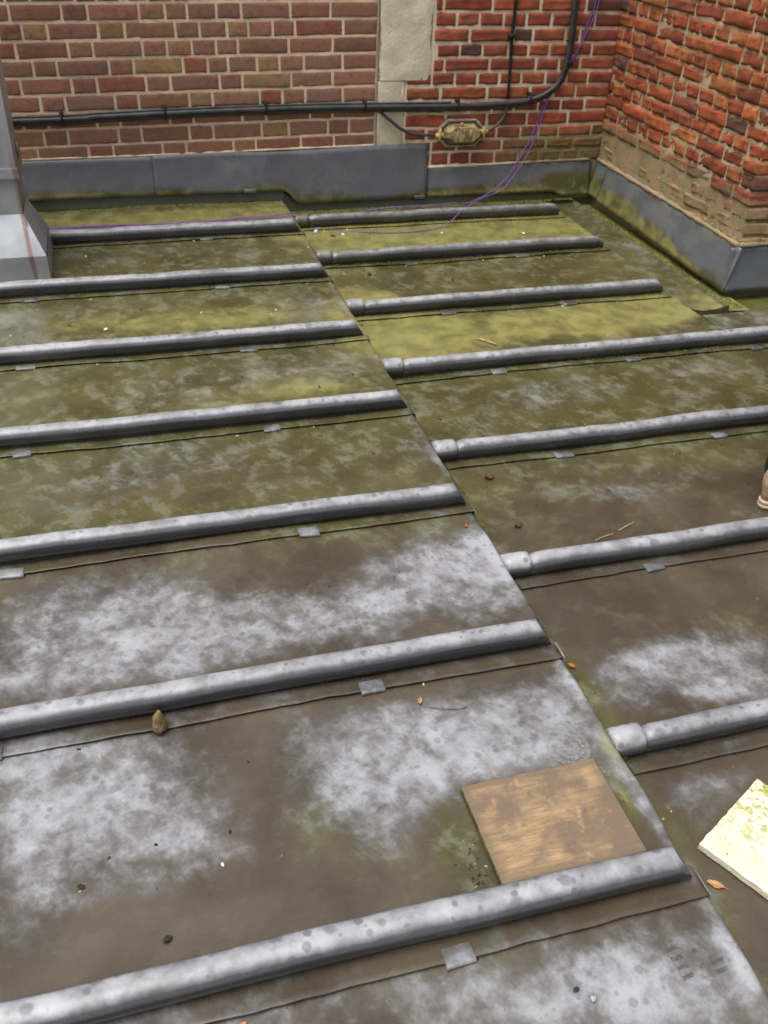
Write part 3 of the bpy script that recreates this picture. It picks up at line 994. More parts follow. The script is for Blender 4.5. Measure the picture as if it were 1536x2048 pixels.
for k in range(16):
    zc = .182 - .062 + .062 * k
    base = HDR if k % 2 == 0 else STR
    sh = rnd.uniform(-.02, .02) if base is HDR else (.0 if k % 4 == 1 else rnd.choice((-.03, .035)))
    br = [base[0]] + [b + sh + rnd.uniform(-.006, .006) for b in base[1:-1]] + [CORNER_Y]
    for a, b in zip(br[:-1], br[1:]):
        w = a - b
        if w < .04: continue
        corner = b == CORNER_Y
        c = pick(palo, rnd)
        if rnd.random() < .05: c = (.10, .065, .055)
        link('brick', rnd.choice(BRO), ws_, (SIDE_X + .05 + (.0075 if k < 3 else 0) + rnd.uniform(-.004, .006), (a + b) / 2, zc + rnd.uniform(-.002, .002)),
             (rnd.uniform(-.03, .03), rnd.uniform(-.02, .02), math.radians(-90) + (0 if corner else rnd.uniform(-.025, .025))), (w - rnd.uniform(.010, .017), .10, .0520 + rnd.uniform(-.002, .003)), c)
    # return face
    x = SIDE_X + .104
    k2 = 0
    while x < 3.35:
        w = (.225 if k % 2 == 0 else .113) if k2 else rnd.uniform(.06, .2)
        k2 += 1
        link('brick', rnd.choice(BRO), ws_, (x + w / 2, CORNER_Y + .05 + rnd.uniform(-.004, .006), zc + rnd.uniform(-.002, .002)),
             (rnd.uniform(-.02, .02), rnd.uniform(-.02, .02), rnd.uniform(-.02, .02)), (w - .017, .10, .050), pick(palo, rnd))
        x += w
rest_of_wall(ws_, M['brick_old'], Vector((SIDE_X + .002, 4.64, 0)), UXS, NS, 4.64 - CORNER_Y, .145 + .062 * 15.5, WALL_TOP, .062, .225, .05, .098)
rest_of_wall(ws_, M['brick_old'], Vector((SIDE_X + .105, CORNER_Y + .002, 0)), UXB, NB, 1.7, .145 + .062 * 15.5, WALL_TOP, .062, .225, .05)

# ------------------------------------------------------------------ lead flashings
def flash_panel(parent, P, ux, nrm, L, zt, zb, lean, stainf, name='panel', res=.02, seedv=0, amp=.003, thick=.004):
    nu, nw = max(2, int(L / res)), 10
    V, F, PA, G, Mo = [], [], [], [], []
    for side in (0, 1):
        for j in range(nw + 1):
            v = j / nw
            for i in range(nu + 1):
                s = L * i / nu
                ztop = zt(s) if callable(zt) else zt
                zbot = zb(s) if callable(zb) else zb
                z = ztop + (zbot - ztop) * v
                d = .004 + lean * v ** 1.3 + amp * fbm(s * 5 + seedv, z * 7, 2) - side * thick
                if v == 0: d = min(d, .003)
                q = P + ux * s + nrm * d
                V.append((q.x, q.y, z))
                a, g, mo = stainf(s, v, z)
                PA.append(a); G.append(g); Mo.append(mo)
    N1 = (nu + 1) * (nw + 1)
    for j in range(nw):
        for i in range(nu):
            a = j * (nu + 1) + i
            F.append((a, a + nu + 1, a + nu + 2, a + 1))
            F.append((N1 + a, N1 + a + 1, N1 + a + nu + 2, N1 + a + nu + 1))
    for i in range(nu):
        a = nw * (nu + 1) + i
        F.append((a, N1 + a, N1 + a + 1, a + 1)); F.append((i, i + 1, N1 + i + 1, N1 + i))
    for j in range(nw):
        a = j * (nu + 1); F.append((a, N1 + a, N1 + a + nu + 1, a + nu + 1))
        a += nu; F.append((a, a + nu + 1, N1 + a + nu + 1, N1 + a))
    return link(name, mesh_data(name, V, F, M['lead_wall'], {'pale': PA, 'grime': G, 'moss': Mo}), parent)

def empty(name, loc):
    o = bpy.data.objects.new(name, None)
    o.empty_display_size = .1
    COL.objects.link(o)
    o.location = loc
    return o

def st_back(s, v, z):
    n = fbm(s * 3, v * 1.5, 2)
    return .22 + .25 * n, .02 + .9 * sstep(.62, 1.05, v + .22 * n), .35 + .8 * sstep(.75, 1.0, v)
f1 = empty('lead_flashing', (0, 0, 0))
tag(f1, 'tall grey lead flashing along the foot of the brown brick wall', 'flashing')
flash_panel(f1, Vector((-3.2, WALL_Y - .001, 0)), UXB, NB, 3.404, lambda s: .219 + .0075 * (s - 3.2), .048, .030, st_back, seedv=1)
def zbl(s):
    x = .196 + s
    return .046 + (-.022 - .046) * sstep(.815, .90, x)
flash_panel(f1, Vector((.196, WALL_Y - .005, 0)), UXB, NB, 1.374, lambda s: .222 + .013 * s + .004 * math.sin(s * 7), zbl, .030, st_back, seedv=4)
for cx in (.62, 1.50):
    c = MB(); c.box(cx, cx + .06, WALL_Y - .046, WALL_Y - .040, zbl(cx - .196) - .004, zbl(cx - .196) + .016, .0015)
    N = len(c.v)
    c.build('clip', M['lead'], f1, attrs={'pale': [.6] * N, 'grime': [.4] * N, 'moss': [.6] * N})
f2 = empty('lead_flashing', (1.575, WALL_Y, 0))
f2.location = (0, 0, 0)
tag(f2, 'low grey lead flashing under the red bricks, ending at the corner', 'flashing')
def st_back2(s, v, z):
    n = fbm(s * 3, v * 1.5, 6)
    return .12 + .25 * n, .05 + .95 * sstep(.45, .95, v + .25 * n + .25 * s), .5 + .6 * sstep(.6, 1.0, v)
flash_panel(f2, Vector((1.573, WALL_Y - .001, 0)), UXB, NB, .935, lambda s: .118 + .012 * s + .003 * math.sin(s * 9), lambda s: -.020 if s < .70 else -.020 - .03 * sstep(.70, .78, s), .030, st_back2, seedv=8)

f3 = empty('lead_flashing', (0, 0, 0))
tag(f3, 'blue-grey lead flashing with green moss along foot of the projecting wall', 'flashing')
def st_side(s0):
    def f(s, v, z):
        t = s + s0
        n = fbm(t * 3, v * 2, 3)
        edge = .36 + .25 * sstep(.35, 1.3, t) - .06
        g = sstep(edge, edge + .40, v + .25 * n)
        return .40 + .35 * n - .25 * v, g, .60 + .45 * g + .35 * n
    return f
flash_panel(f3, Vector((SIDE_X - .001, 4.625, 0)), UXS, NS, .13, lambda s: .128, lambda s: -.045, .038, st_side(0), seedv=2)
flash_panel(f3, Vector((SIDE_X - .005, 4.503, 0)), UXS, NS, 1.245, lambda s: .126 - .008 * s + .005 * fbm(s * 7, 1, 1), lambda s: -.048 - .022 * s, .038, st_side(.12), seedv=5, amp=.006)
f4 = empty('lead_flashing', (0, 0, 0))
tag(f4, 'dark grey lead flashing around the outer corner of the projecting wall', 'flashing')
flash_panel(f4, Vector((SIDE_X - .036, CORNER_Y - .002, 0)), UXB, NB, 1.7, lambda s: .112 + .01 * s, lambda s: -.075, .030,
            lambda s, v, z: (.06 + .2 * fbm(s * 4, v * 2, 9), .05 + .5 * sstep(.8, 1.1, v), .3), seedv=12)
# lumpy pointing above the flashings
def fillet(parent, pts, r, mat):
    P = spline(pts, 14)
    mm = MB()
    mm.tube(P, [r * (1 + .6 * fbm(p.x * 20 + p.y * 20, i * .35, 2)) for i, p in enumerate(P)], 7)
    return mm.build('mortar_fillet', mat, parent)
fillet(wl_, [(-3.1, WALL_Y + .001, .222), (-.5, WALL_Y + .001, .224), (.2, WALL_Y + .001, .226), (.8, WALL_Y + .001, .234), (1.29, WALL_Y + .001, .240)], .006, M['mortar_pale'])
fillet(wr_, [(1.575, WALL_Y - .001, .123), (1.9, WALL_Y - .001, .126), (2.2, WALL_Y - .001, .130), (2.5, WALL_Y - .004, .133)], .008, M['mortar_red'])
fillet(ws_, [(SIDE_X - .004, 4.62, .135), (SIDE_X - .004, 4.3, .133), (SIDE_X - .004, 4.0, .131), (SIDE_X - .004, 3.7, .128), (SIDE_X - .004, 3.45, .124), (SIDE_X - .004, CORNER_Y, .121)], .010, M['mortar_old'])
fillet(ws_, [(SIDE_X, CORNER_Y - .003, .120), (2.8, CORNER_Y - .003, .122), (3.3, CORNER_Y - .003, .124), (4.1, CORNER_Y - .003, .13)], .010, M['mortar_red'])

# ------------------------------------------------------------------ galvanised duct
duct = empty('vent_duct', (-.53, 3.9, 0))
duct.location = (0, 0, 0)
tag(duct, 'galvanised steel duct with flared base and rust streaks at left', 'duct')
def rect(x0, x1, y0, y1, z):
    return [(x0, y0, z), (x1, y0, z), (x1, y1, z), (x0, y1, z)]
def panelled(rings, name, rustf, parent, cap0=False, cap1=False, sub=6):
    mm = MB()
    fine = []
    for a, b in zip(rings[:-1], rings[1:]):
        for s in range(sub):
            t = s / sub
            fine.append([tuple(p + (q - p) * t for p, q in zip(P, Q)) for P, Q in zip(a, b)])
    fine.append(rings[-1])
    out = []
    for r in fine:
        rr = []
        for k in range(4):
            P, Q = Vector(r[k]), Vector(r[(k + 1) % 4])
            for s in range(48):
                rr.append(tuple(P + (Q - P) * (s / 48)))
        out.append(rr)
    mm.loft(out, cap0, cap1)
    return mm.build(name, M['galv'], parent, smooth=False, attrs={'rust': [rustf(v) for v in mm.v]})
def rust_h(v):
    x, y, z = v
    e = math.exp(-((x + .336 + .06 * z) / .009) ** 2) if y < 3.80 else 0
    c = math.exp(-((x + .281) / .006) ** 2) if y < 3.75 else 0
    return max(e * 1.0, c * .6)
panelled([rect(-.80, -.280, 3.720, 4.100, .000), rect(-.80, -.282, 3.722, 4.098, .092)], 'base_skirt', rust_h, duct)
panelled([rect(-.798, -.284, 3.724, 4.096, .092), rect(-.735, -.347, 3.800, 4.030, .236)], 'flared_hood', rust_h, duct)
panelled([rect(-.733, -.349, 3.802, 4.028, .236), rect(-.733, -.349, 3.802, 4.028, .372)], 'neck', lambda v: .55 if v[0] > -.36 else 0, duct)
panelled([rect(-.745, -.335, 3.788, 4.042, .372), rect(-.745, -.335, 3.788, 4.042, .376), rect(-.743, -.337, 3.790, 4.040, .408), rect(-.742, -.338, 3.792, 4.038, .4085)], 'collar',
         lambda v: .8 if v[0] > -.36 else 0, duct, True, True, 2)
panelled([rect(-.737, -.343, 3.796, 4.034, .4087), rect(-.737, -.343, 3.796, 4.034, 2.3)], 'shaft', lambda v: .5 * sstep(.8, .4, v[2]) if v[0] > -.36 else 0, duct, False, True, 10)
for z0_ in (.42, 1.2):
    mm = MB(); mm.box(-.3435, -.330, 3.93, 3.975, z0_, z0_ + .05, .003)
    mm.build('bracket', M['galv'], duct, attrs={'rust': [.9] * len(mm.v)})
mm = MB()
mm.add([(-.292, 3.7185, .004), (-.286, 3.7185, .004), (-.344, 3.795, .236), (-.350, 3.795, .236), (-.292, 3.7150, .004), (-.286, 3.7150, .004), (-.344, 3.7915, .236), (-.350, 3.7915, .236)],
       [(4, 5, 6, 7), (0, 4, 7, 3), (1, 2, 6, 5), (0, 1, 5, 4), (3, 7, 6, 2)])
mm.build('corner_seam', M['galv'], duct, smooth=False, attrs={'rust': [.7] * 8})

# ------------------------------------------------------------------ cables on the wall
cab = empty('black_cable', (0, 0, 0))
tag(cab, 'thick black cable clipped along the back wall, turning up near the corner', 'cable')
path = [(-3.1, .372), (-.405, .392), (-.015, .403), (.438, .415), (.913, .421), (1.312, .420), (1.675, .416), (1.943, .422), (2.051, .430), (2.155, .455), (2.228, .502), (2.264, .574), (2.278, .71), (2.272, .885), (2.268, 1.3), (2.262, 2.3)]
def off(d, y, dz=0):
    out = []
    P = [Vector((x, 0, z)) for x, z in path]
    for i, p in enumerate(P):
        t = (P[min(i + 1, len(P) - 1)] - P[max(0, i - 1)]).normalized()
        n = Vector((-t.z, 0, t.x))
        out.append((p.x + n.x * d, y + .002 * math.sin(i * 2.1), p.z + n.z * d))
    return out
mm = MB(); mm.tube(spline(off(.004, WALL_Y - .026), 8), .0115, 12); mm.build('sheath', M['black_cable'], cab)
mm = MB(); mm.tube(spline(off(-.013, WALL_Y - .018), 8), .0095, 10); mm.build('sheath', M['black_cable'], cab)
mm = MB(); mm.tube(spline(off(.018, WALL_Y - .018)[:7], 8), .0055, 8); mm.build('sheath', M['black_cable'], cab)
for (x, z) in [(-.182, .423), (.275, .435), (.745, .446), (1.228, .446), (1.708, .440), (2.091, .464)]:
    mm = MB(); mm.box(x - .008, x + .008, WALL_Y - .030, WALL_Y + .004, z - .004, z + .012, .002)
    mm.box(x - .005, x + .005, WALL_Y - .0415, WALL_Y - .0385, z - .046, z + .006, .001)
    mm.build('clip', M['black_paint'], cab)
mm = MB(); mm.box(2.280, 2.302, WALL_Y - .034, WALL_Y + .004, .600, .618, .002); mm.build('clip', M['black_paint'], cab)

thin = empty('thin_conduit', (0, 0, 0))
tag(thin, 'thin straight black conduit running down the red bricks to the thick cable', 'conduit')
mm = MB(); mm.tube(spline([(1.958, WALL_Y - .012, 2.3), (1.966, WALL_Y - .012, .885), (1.966, WALL_Y - .012, .733), (1.972, WALL_Y - .012, .6), (1.978, WALL_Y - .014, .446)], 8), .0078, 10); mm.build('pipe', M['black_paint'], thin)
mm = MB(); mm.box(1.944, 1.978, WALL_Y - .024, WALL_Y + .004, .721, .739, .002); mm.build('saddle', M['black_paint'], thin)

box = empty('cable_joint', (0, 0, 0))
tag(box, 'grubby beige octagonal cable joint shell with yellow ends on the wall', 'cable joint')
def octa(cx, cz, hw, hh, cw, ch, y):
    return [(cx - hw, y, cz - ch), (cx - cw, y, cz - hh), (cx + cw, y, cz - hh), (cx + hw, y, cz - ch),
            (cx + hw, y, cz + ch), (cx + cw, y, cz + hh), (cx - cw, y, cz + hh), (cx - hw, y, cz + ch)]
BX, BZ = 1.738, .290
mm = MB(); mm.loft([octa(BX, BZ, .124, .066, .078, .020, WALL_Y + .002), octa(BX, BZ, .124, .066, .078, .020, WALL_Y - .024), octa(BX, BZ, .120, .062, .075, .018, WALL_Y - .026),
                    octa(BX, BZ, .116, .058, .072, .016, WALL_Y - .025), octa(BX, BZ, .114, .056, .071, .015, WALL_Y - .008)][::-1], True, True)
mm.build('rim', M['resin_rim'], box, smooth=False)
mm = MB(); mm.loft([octa(BX, BZ, .100, .044, .062, .016, WALL_Y - .010), octa(BX, BZ + .001, .098, .044, .060, .016, WALL_Y - .046), octa(BX, BZ + .003, .080, .033, .048, .011, WALL_Y - .074)][::-1], True, False)
sh = mm.build('shell', M['resin'], box, smooth=False)
mm = MB()
for k in (-.035, 0, .035):
    mm.box(BX + k - .005, BX + k + .005, WALL_Y - .078, WALL_Y - .070, BZ - .024, BZ + .030, .002)
mm.build('rib', M['resin'], sh)
mm = MB(); mm.tube([(BX - .012, WALL_Y - .050, BZ + .036), (BX - .012, WALL_Y - .060, BZ + .054)], .010, 8); mm.build('filler_plug', M['pinkplug'], box)
for s in (-1, 1):
    mm = MB(); mm.tube([(BX + s * .100, WALL_Y - .030, BZ + s * .004), (BX + s * .140, WALL_Y - .030, BZ + s * .008)], [.015, .011], 10)
    mm.build('end_sleeve', M['yellow'], box)
    mm = MB(); mm.box(BX + s * .118 - .006, BX + s * .118 + .006, WALL_Y - .045, WALL_Y - .020, BZ - .034, BZ + .030, .003)
    mm.build('end_clamp', M['yellow'], box)
for pts, lab in (([(1.290, WALL_Y - .020, .412), (1.352, WALL_Y - .030, .366), (1.419, WALL_Y - .034, .318), (1.499, WALL_Y - .032, .292), (1.612, WALL_Y - .030, .285)], 'thin black cable drooping from the thick cable to the left end of the joint'),
                 ([(1.864, WALL_Y - .030, .298), (1.895, WALL_Y - .032, .308), (1.930, WALL_Y - .034, .332), (1.960, WALL_Y - .030, .368), (1.972, WALL_Y - .022, .416)], 'thin black cable rising from the right end of the joint')):
    mm = MB(); mm.tube(spline(pts, 8), .0075, 8)
    tag(mm.build('joint_cable', M['black_cable']), lab, 'cable')

# ------------------------------------------------------------------ purple rope
rope = empty('purple_rope', (0, 0, 0))
tag(rope, 'thin purple rope hanging down the corner and trailing over the roof', 'rope')
fy = WALL_Y - .012
A = [(2.41, fy - .01, 1.9), (2.395, fy, 1.2), (2.387, fy, .886), (2.351, fy, .755), (2.322, fy, .642), (2.237, fy - .004, .516), (2.176, fy - .004, .41), (2.142, fy - .01, .302), (2.085, fy - .02, .185),
     (2.005, 4.60, .06), (1.905, 4.56, .005), (1.76, 4.50, -.028), (1.655, 4.405, .006), (1.52, 4.372, .012), (1.35, 4.375, .010), (1.18, 4.400, -.010), (1.00, 4.420, -.042), (.90, 4.435, -.035), (.825, 4.372, .006),
     (.74, 4.35, .006), (.655, 4.352, .005), (.486, 4.326, .005), (.323, 4.310, .005), (.142, 4.312, .005), (-.078, 4.330, .005), (-.36, 4.322, .005)]
Bp = [(2.43, fy - .012, 1.9), (2.405, fy - .006, 1.2), (2.40, fy - .006, .886), (2.362, fy - .006, .755), (2.312, fy - .006, .642), (2.225, fy - .01, .516), (2.186, fy - .01, .41), (2.155, fy - .02, .300), (2.115, fy - .03, .19),
      (2.04, 4.57, .09), (1.94, 4.50, .03), (1.80, 4.42, .018), (1.66, 4.32, -.01), (1.53, 4.22, -.046), (1.31, 4.192, -.055), (1.075, 4.245, -.055), (.93, 4.315, -.054), (.865, 4.36, -.048), (.822, 4.330, .006),
      (.72, 4.315, .005), (.60, 4.322, .005), (.45, 4.305, .005), (.30, 4.30, .005), (.10, 4.296, .005), (-.12, 4.315, .005), (-.36, 4.31, .005)]
for P_ in (A, Bp):
    mm = MB(); mm.tube(spline(P_, 7), .0027, 7); mm.build('strand', M['rope'], rope)

# ------------------------------------------------------------------ loose things on the roof
ply = MB()
hw, hd = .136, .105
ply.box(-hw, hw, -hd, hd, 0, .0115, .0018)
po = link('plywood_board', mesh_data('plywood_board', ply.v, ply.f, M['ply'], None, False, [M['ply'], M['ply_edge']],
          [1 if (abs(sum(ply.v[i][0] for i in f) / len(f)) > hw - .004 or abs(sum(ply.v[i][1] for i in f) / len(f)) > hd - .004) else 0 for f in ply.f]),
          None, (.613, .892, .0035), (0.004, 0.0, .008))
tag(po, 'weathered square of plywood lying against the nearest roll', 'board')

sl = MB()
e1, e2 = Vector((.192, .102, 0)).normalized(), Vector((.102, -.192, 0)).normalized()
ang = math.atan2(e1.y, e1.x)
nx_, ny_ = 16, 22
Ls, Ws, T = .218, .30, .017
V, F = [], []
for j in range(ny_ + 1):
    for i in range(nx_ + 1):
        u, v = Ls * i / nx_, -Ws * j / ny_
        ed = min(i, nx_ - i, j, ny_ - j)
        V.append((u - Ls / 2 + (.0018 * fbm(u * 60, v * 60, 1) if ed == 0 else 0), v + Ws / 2 + (.0018 * fbm(u * 60, v * 60, 4) if ed == 0 else 0), T - (.0035 if ed == 0 else 0) + .0012 * fbm(u * 40, v * 40, 2)))
for j in range(ny_):
    for i in range(nx_):
        a = j * (nx_ + 1) + i
        F.append((a, a + nx_ + 1, a + nx_ + 2, a + 1))
rim = [i for i in range(nx_ + 1)] + [j * (nx_ + 1) + nx_ for j in range(1, ny_ + 1)] + [ny_ * (nx_ + 1) + i for i in range(nx_ - 1, -1, -1)] + [j * (nx_ + 1) for j in range(ny_ - 1, 0, -1)]
b = len(V)
V += [(V[k][0], V[k][1], 0) for k in rim]
for k in range(len(rim)):
    F.append((rim[k], rim[(k + 1) % len(rim)], b + (k + 1) % len(rim), b + k))
F.append(tuple(b + k for k in range(len(rim))))
cA = Vector((.880, .811, 0)) + e1 * Ls / 2 + e2 * Ws / 2
so = link('cream_slab', mesh_data('cream_slab', V, F, M['slab'], smooth=False), None, (cA.x, cA.y, LOW + .004), (0, 0, ang))
tag(so, 'cream-coloured slab flecked with green moss at the right edge', 'slab')

def lump(name, mat, loc, size, seed, label, cat, group=None, pts=40, point=0.0, rz=0.0):
    mm = MB()
    nl, ns = 9, 12
    rings = []
    for j in range(1, nl):
        th = math.pi * j / nl
        ring = []
        for i in range(ns):
            ph = 2 * math.pi * i / ns
            d = Vector((math.sin(th) * math.cos(ph), math.sin(th) * math.sin(ph), -math.cos(th)))
            k = 1 + .30 * noise.noise(d * 1.6 + Vector((seed, 0, 0))) + .16 * noise.noise(d * 4 + Vector((0, seed, 0)))
            taper = 1 - point * (d.z * .5 + .5)
            ring.append((d.x * k * size[0] * taper, d.y * k * size[1] * taper, size[2] * (.85 + d.z * k)))
        rings.append([(x, y, max(z, .0)) for x, y, z in ring])
    mm.loft(rings, True, True)
    o = mm.build(name, mat, None, smooth=True, loc=loc, rot=(0, 0, rz))
    return tag(o, label, cat, group)

lump('stone', M['stone'], (-.045, 1.275, .004), (.020, .022, .026), 3.1, 'brown pointed lump of stone resting on the second lap', 'stone', point=.62)

def leaf(mat, loc, L, W, rz, label, seed, curl=.25):
    rnd = random.Random(seed)
    V, F = [], []
    n = 7
    for i in range(n):
        t = i / (n - 1)
        w = W * math.sin(math.pi * (t * .92 + .05)) ** .8
        z = .0015 + curl * L * (t - .5) ** 2 + .0006 * rnd.uniform(0, 1)
        for k in (-1, -.5, 0, .5, 1):
            V.append(((t - .5) * L, k * w * .5 + .0012 * rnd.uniform(-1, 1), z + abs(k) * W * .22 * curl * 3))
    N = len(V)
    V += [(x, y, z - .0007) for x, y, z in V]
    for i in range(n - 1):
        for k in range(4):
            a = i * 5 + k
            F.append((a, a + 5, a + 6, a + 1)); F.append((N + a, N + a + 1, N + a + 6, N + a + 5))
    for i in range(n - 1):
        a = i * 5; F.append((a, N + a, N + a + 5, a + 5)); a += 4; F.append((a, a + 5, N + a + 5, N + a))
    bl = mesh_data('leaf', V, F, mat)
    o = link('fallen_leaf', bl, None, loc, (0, 0, rz))
    st = MB(); st.tube([(-L * .48, 0, .002 + curl * L * .23), (-L * .75, .001, .002)], .0006, 5)
    st.build('stalk', mat, o)
    return tag(o, label, 'leaf', 'fallen leaves')
leaf(M['leaf_orange'], (.856, 1.300, LOW), .020, .011, 2.3, 'small orange leaf by the step below the second roll', 1)
leaf(M['leaf_tan'], (.872, .738, LOW), .030, .015, 2.5, 'tan leaf lying beside the cream slab', 2)
leaf(M['leaf_tan'], (.018, .672, .001), .034, .010, .5, 'curled tan leaf on the bottom edge of the nearest sheet', 3, .5)
leaf(M['leaf_brown'], (.951, 2.064, LOW), .030, .018, .2, 'dark brown leaf below a roll on the lower roof', 4, .6)
leaf(M['leaf_brown'], (.942, 1.821, LOW), .022, .014, .1, 'small dark brown leaf in the middle of a lower bay', 5, .7)
leaf(M['leaf_orange'], (.771, 1.780, .001), .014, .008, .9, 'tiny orange leaf near the step edge on the upper roof', 6)
leaf(M['leaf_tan'], (.470, 1.222, .001), .018, .009, 1.2, 'small curled tan leaf beside a thin twig', 7, .8)
leaf(M['leaf_orange'], (.866, 3.493, LOW), .026, .012, 2.0, 'orange-brown leaf fragment in the step near a far roll', 8)
leaf(M['leaf_orange'], (2.46, 4.36, -.108), .030, .018, 1.0, 'orange leaf in the gutter corner by the two walls', 9, .6)

def twig(pts, r, mat, label, grp=None):
    mm = MB(); mm.tube(spline(pts, 5), r, 6)
    return tag(mm.build('twig', mat), label, 'twig', grp)
twig([(.485, 1.205, .003), (.515, 1.192, .004), (.545, 1.186, .003), (.562, 1.190, .003)], .0008, M['leaf_brown'], 'thin dark twig lying beside the small curled leaf')
twig([(1.250, 2.980, LOW + .004), (1.275, 2.955, LOW + .006), (1.305, 2.918, LOW + .004)], .0030, M['straw'], 'short pale twig in a yellow-green bay')
twig([(1.120, 1.716, LOW + .003), (1.150, 1.726, LOW + .004), (1.185, 1.735, LOW + .003)], .0010, M['straw'], 'left of two straw stalks behind a lower roll')
twig([(1.205, 1.745, LOW + .003), (1.235, 1.757, LOW + .004), (1.265, 1.770, LOW + .003)], .0010, M['straw'], 'right of two straw stalks behind a lower roll')

for (x, y, z0_, s, sd, lab) in [(-.196, .966, 0, .005, 1, 'dark round crumb at left of the nearest full bay'),
                               (-.067, .840, 0, .0065, 2, 'largest dark crumb just behind the nearest roll'),
                               (.055, 1.011, 0, .004, 3, 'dark crumb at the edge of the pale patch in the nearest bay'),
                               (-.072, 1.017, 0, .003, 4, 'small dark crumb inside the pale patch at left'),
                               (.528, .604, 0, .004, 5, 'dark crumb on the bottom sheet near the nail head'),
                               (1.02, 3.69, LOW, .012, 6, 'dark moss clump under a far roll on the lower roof'),
                               (.975, 4.20, LOW, .011, 7, 'dark moss clump in the far yellow-green bay')]:
    lump('crumb', M['crumb'], (x, y, z0_ + .001), (s * .8, s * 1.3, s * .35), sd, lab, 'crumb', 'dark crumbs', rz=sd)
lump('nail_head', M['steel_nail'], (.547, .585, .001), (.0055, .0055, .003), 9, 'round grey nail head on the bottom sheet', 'nail')
lump('chip', M['blue_chip'], (.906, 4.257, LOW), (.012, .010, .010), 12, 'pale blue chip by the step in the far bay', 'chip')
for (x, y, z0_, sd, lab) in [(1.508, 4.158, LOW, 1, 'white chip in the middle of the far yellow-green bay'), (1.905, 4.086, LOW, 2, 'white chip at the right of the far yellow-green bay'),
                             (1.029, 4.215, LOW, 3, 'white chip at the left of the far yellow-green bay'), (-.088, 3.189, 0, 4, 'white chip on the upper roof, two bays from the duct'),
                             (.034, .951, 0, 5, 'white chip below the pale patch in the nearest bay')]:
    k = .45 if y < 1.2 else 1
    lump('chip', M['white_chip'], (x, y, z0_), (.009 * k, .006 * k, .004 * k), sd + 20, lab, 'chip', 'white chips', rz=sd)
lump('moss_tuft', M['mossy'], (.838, 1.040, LOW), (.020, .016, .009), 31, 'green moss tuft where a roll meets the step near the slab', 'moss')

# fine debris nobody could count
rnd = random.Random(77)
for (nm, mat, cnt, smin, smax) in (('grit', M['crumb'], 260, .0005, .0020), ('pale_specks', M['straw'], 60, .0009, .0022), ('red_grit', M['leaf_tan'], 70, .0006, .0014)):
    mm = MB()
    for k in range(cnt):
        if k % 14 == 0 and nm != 'pale_specks':
            x, y, z0_ = rnd.gauss(.448, .012), rnd.uniform(.80, .90), 0.0
        elif k % 3 == 0:
            lw = rnd.random() < .45
            l_ = rnd.choice([q for q in (LAPS_L if lw else LAPS_U) if q > .6])
            x = rnd.uniform(.89, 2.1) if lw else rnd.uniform(-.5, .78)
            y = l_ + (RC + .027 + abs(rnd.gauss(0, .008)) if rnd.random() < .6 else -abs(rnd.gauss(0, .006)))
            z0_ = LOW if lw else 0.0
        elif k % 7 == 0:
            x, y, z0_ = rnd.uniform(.822, .86), rnd.uniform(.6, 4.4), LOW
        elif k % 7 == 1:
            x, y, z0_ = 2.44 + rnd.uniform(-.02, .03), rnd.uniform(3.15, 4.5), -.105
        else:
            x, y = rnd.uniform(-.5, 2.2), rnd.uniform(.55, 4.4)
            z0_ = 0.0 if x < EDGE - .01 else LOW
            if EDGE - .01 < x < EDGE + .01: continue
        s = rnd.uniform(smin, smax) * (1 + .35 * max(0, y - 1.0))
        a = rnd.uniform(0, 6.28)
        l = s * rnd.uniform(1, 2.6)
        c, sn = math.cos(a), math.sin(a)
        V = []
        for (u, v, w) in ((-1, -1, 0), (1, -1, 0), (1, 1, 0), (-1, 1, 0), (-.5, -.5, 1), (.5, -.5, 1), (.5, .5, 1), (-.5, .5, 1)):
            V.append((x + u * l * c - v * s * sn, y + u * l * sn + v * s * c, z0_ + und(x, y, z0_ if z0_ > -.07 else LOW) * (z0_ > -.07) + .0005 + w * s))
        mm.add(V, [(4, 5, 6, 7), (0, 1, 5, 4), (1, 2, 6, 5), (2, 3, 7, 6), (3, 0, 4, 7)])
    tag(mm.build(nm, mat), {'grit': 'fine dark grit scattered over the lead', 'pale_specks': 'fine pale straw specks scattered over the lead', 'red_grit': 'fine orange-brown grit scattered over the lead'}[nm], 'grit', kind='stuff')

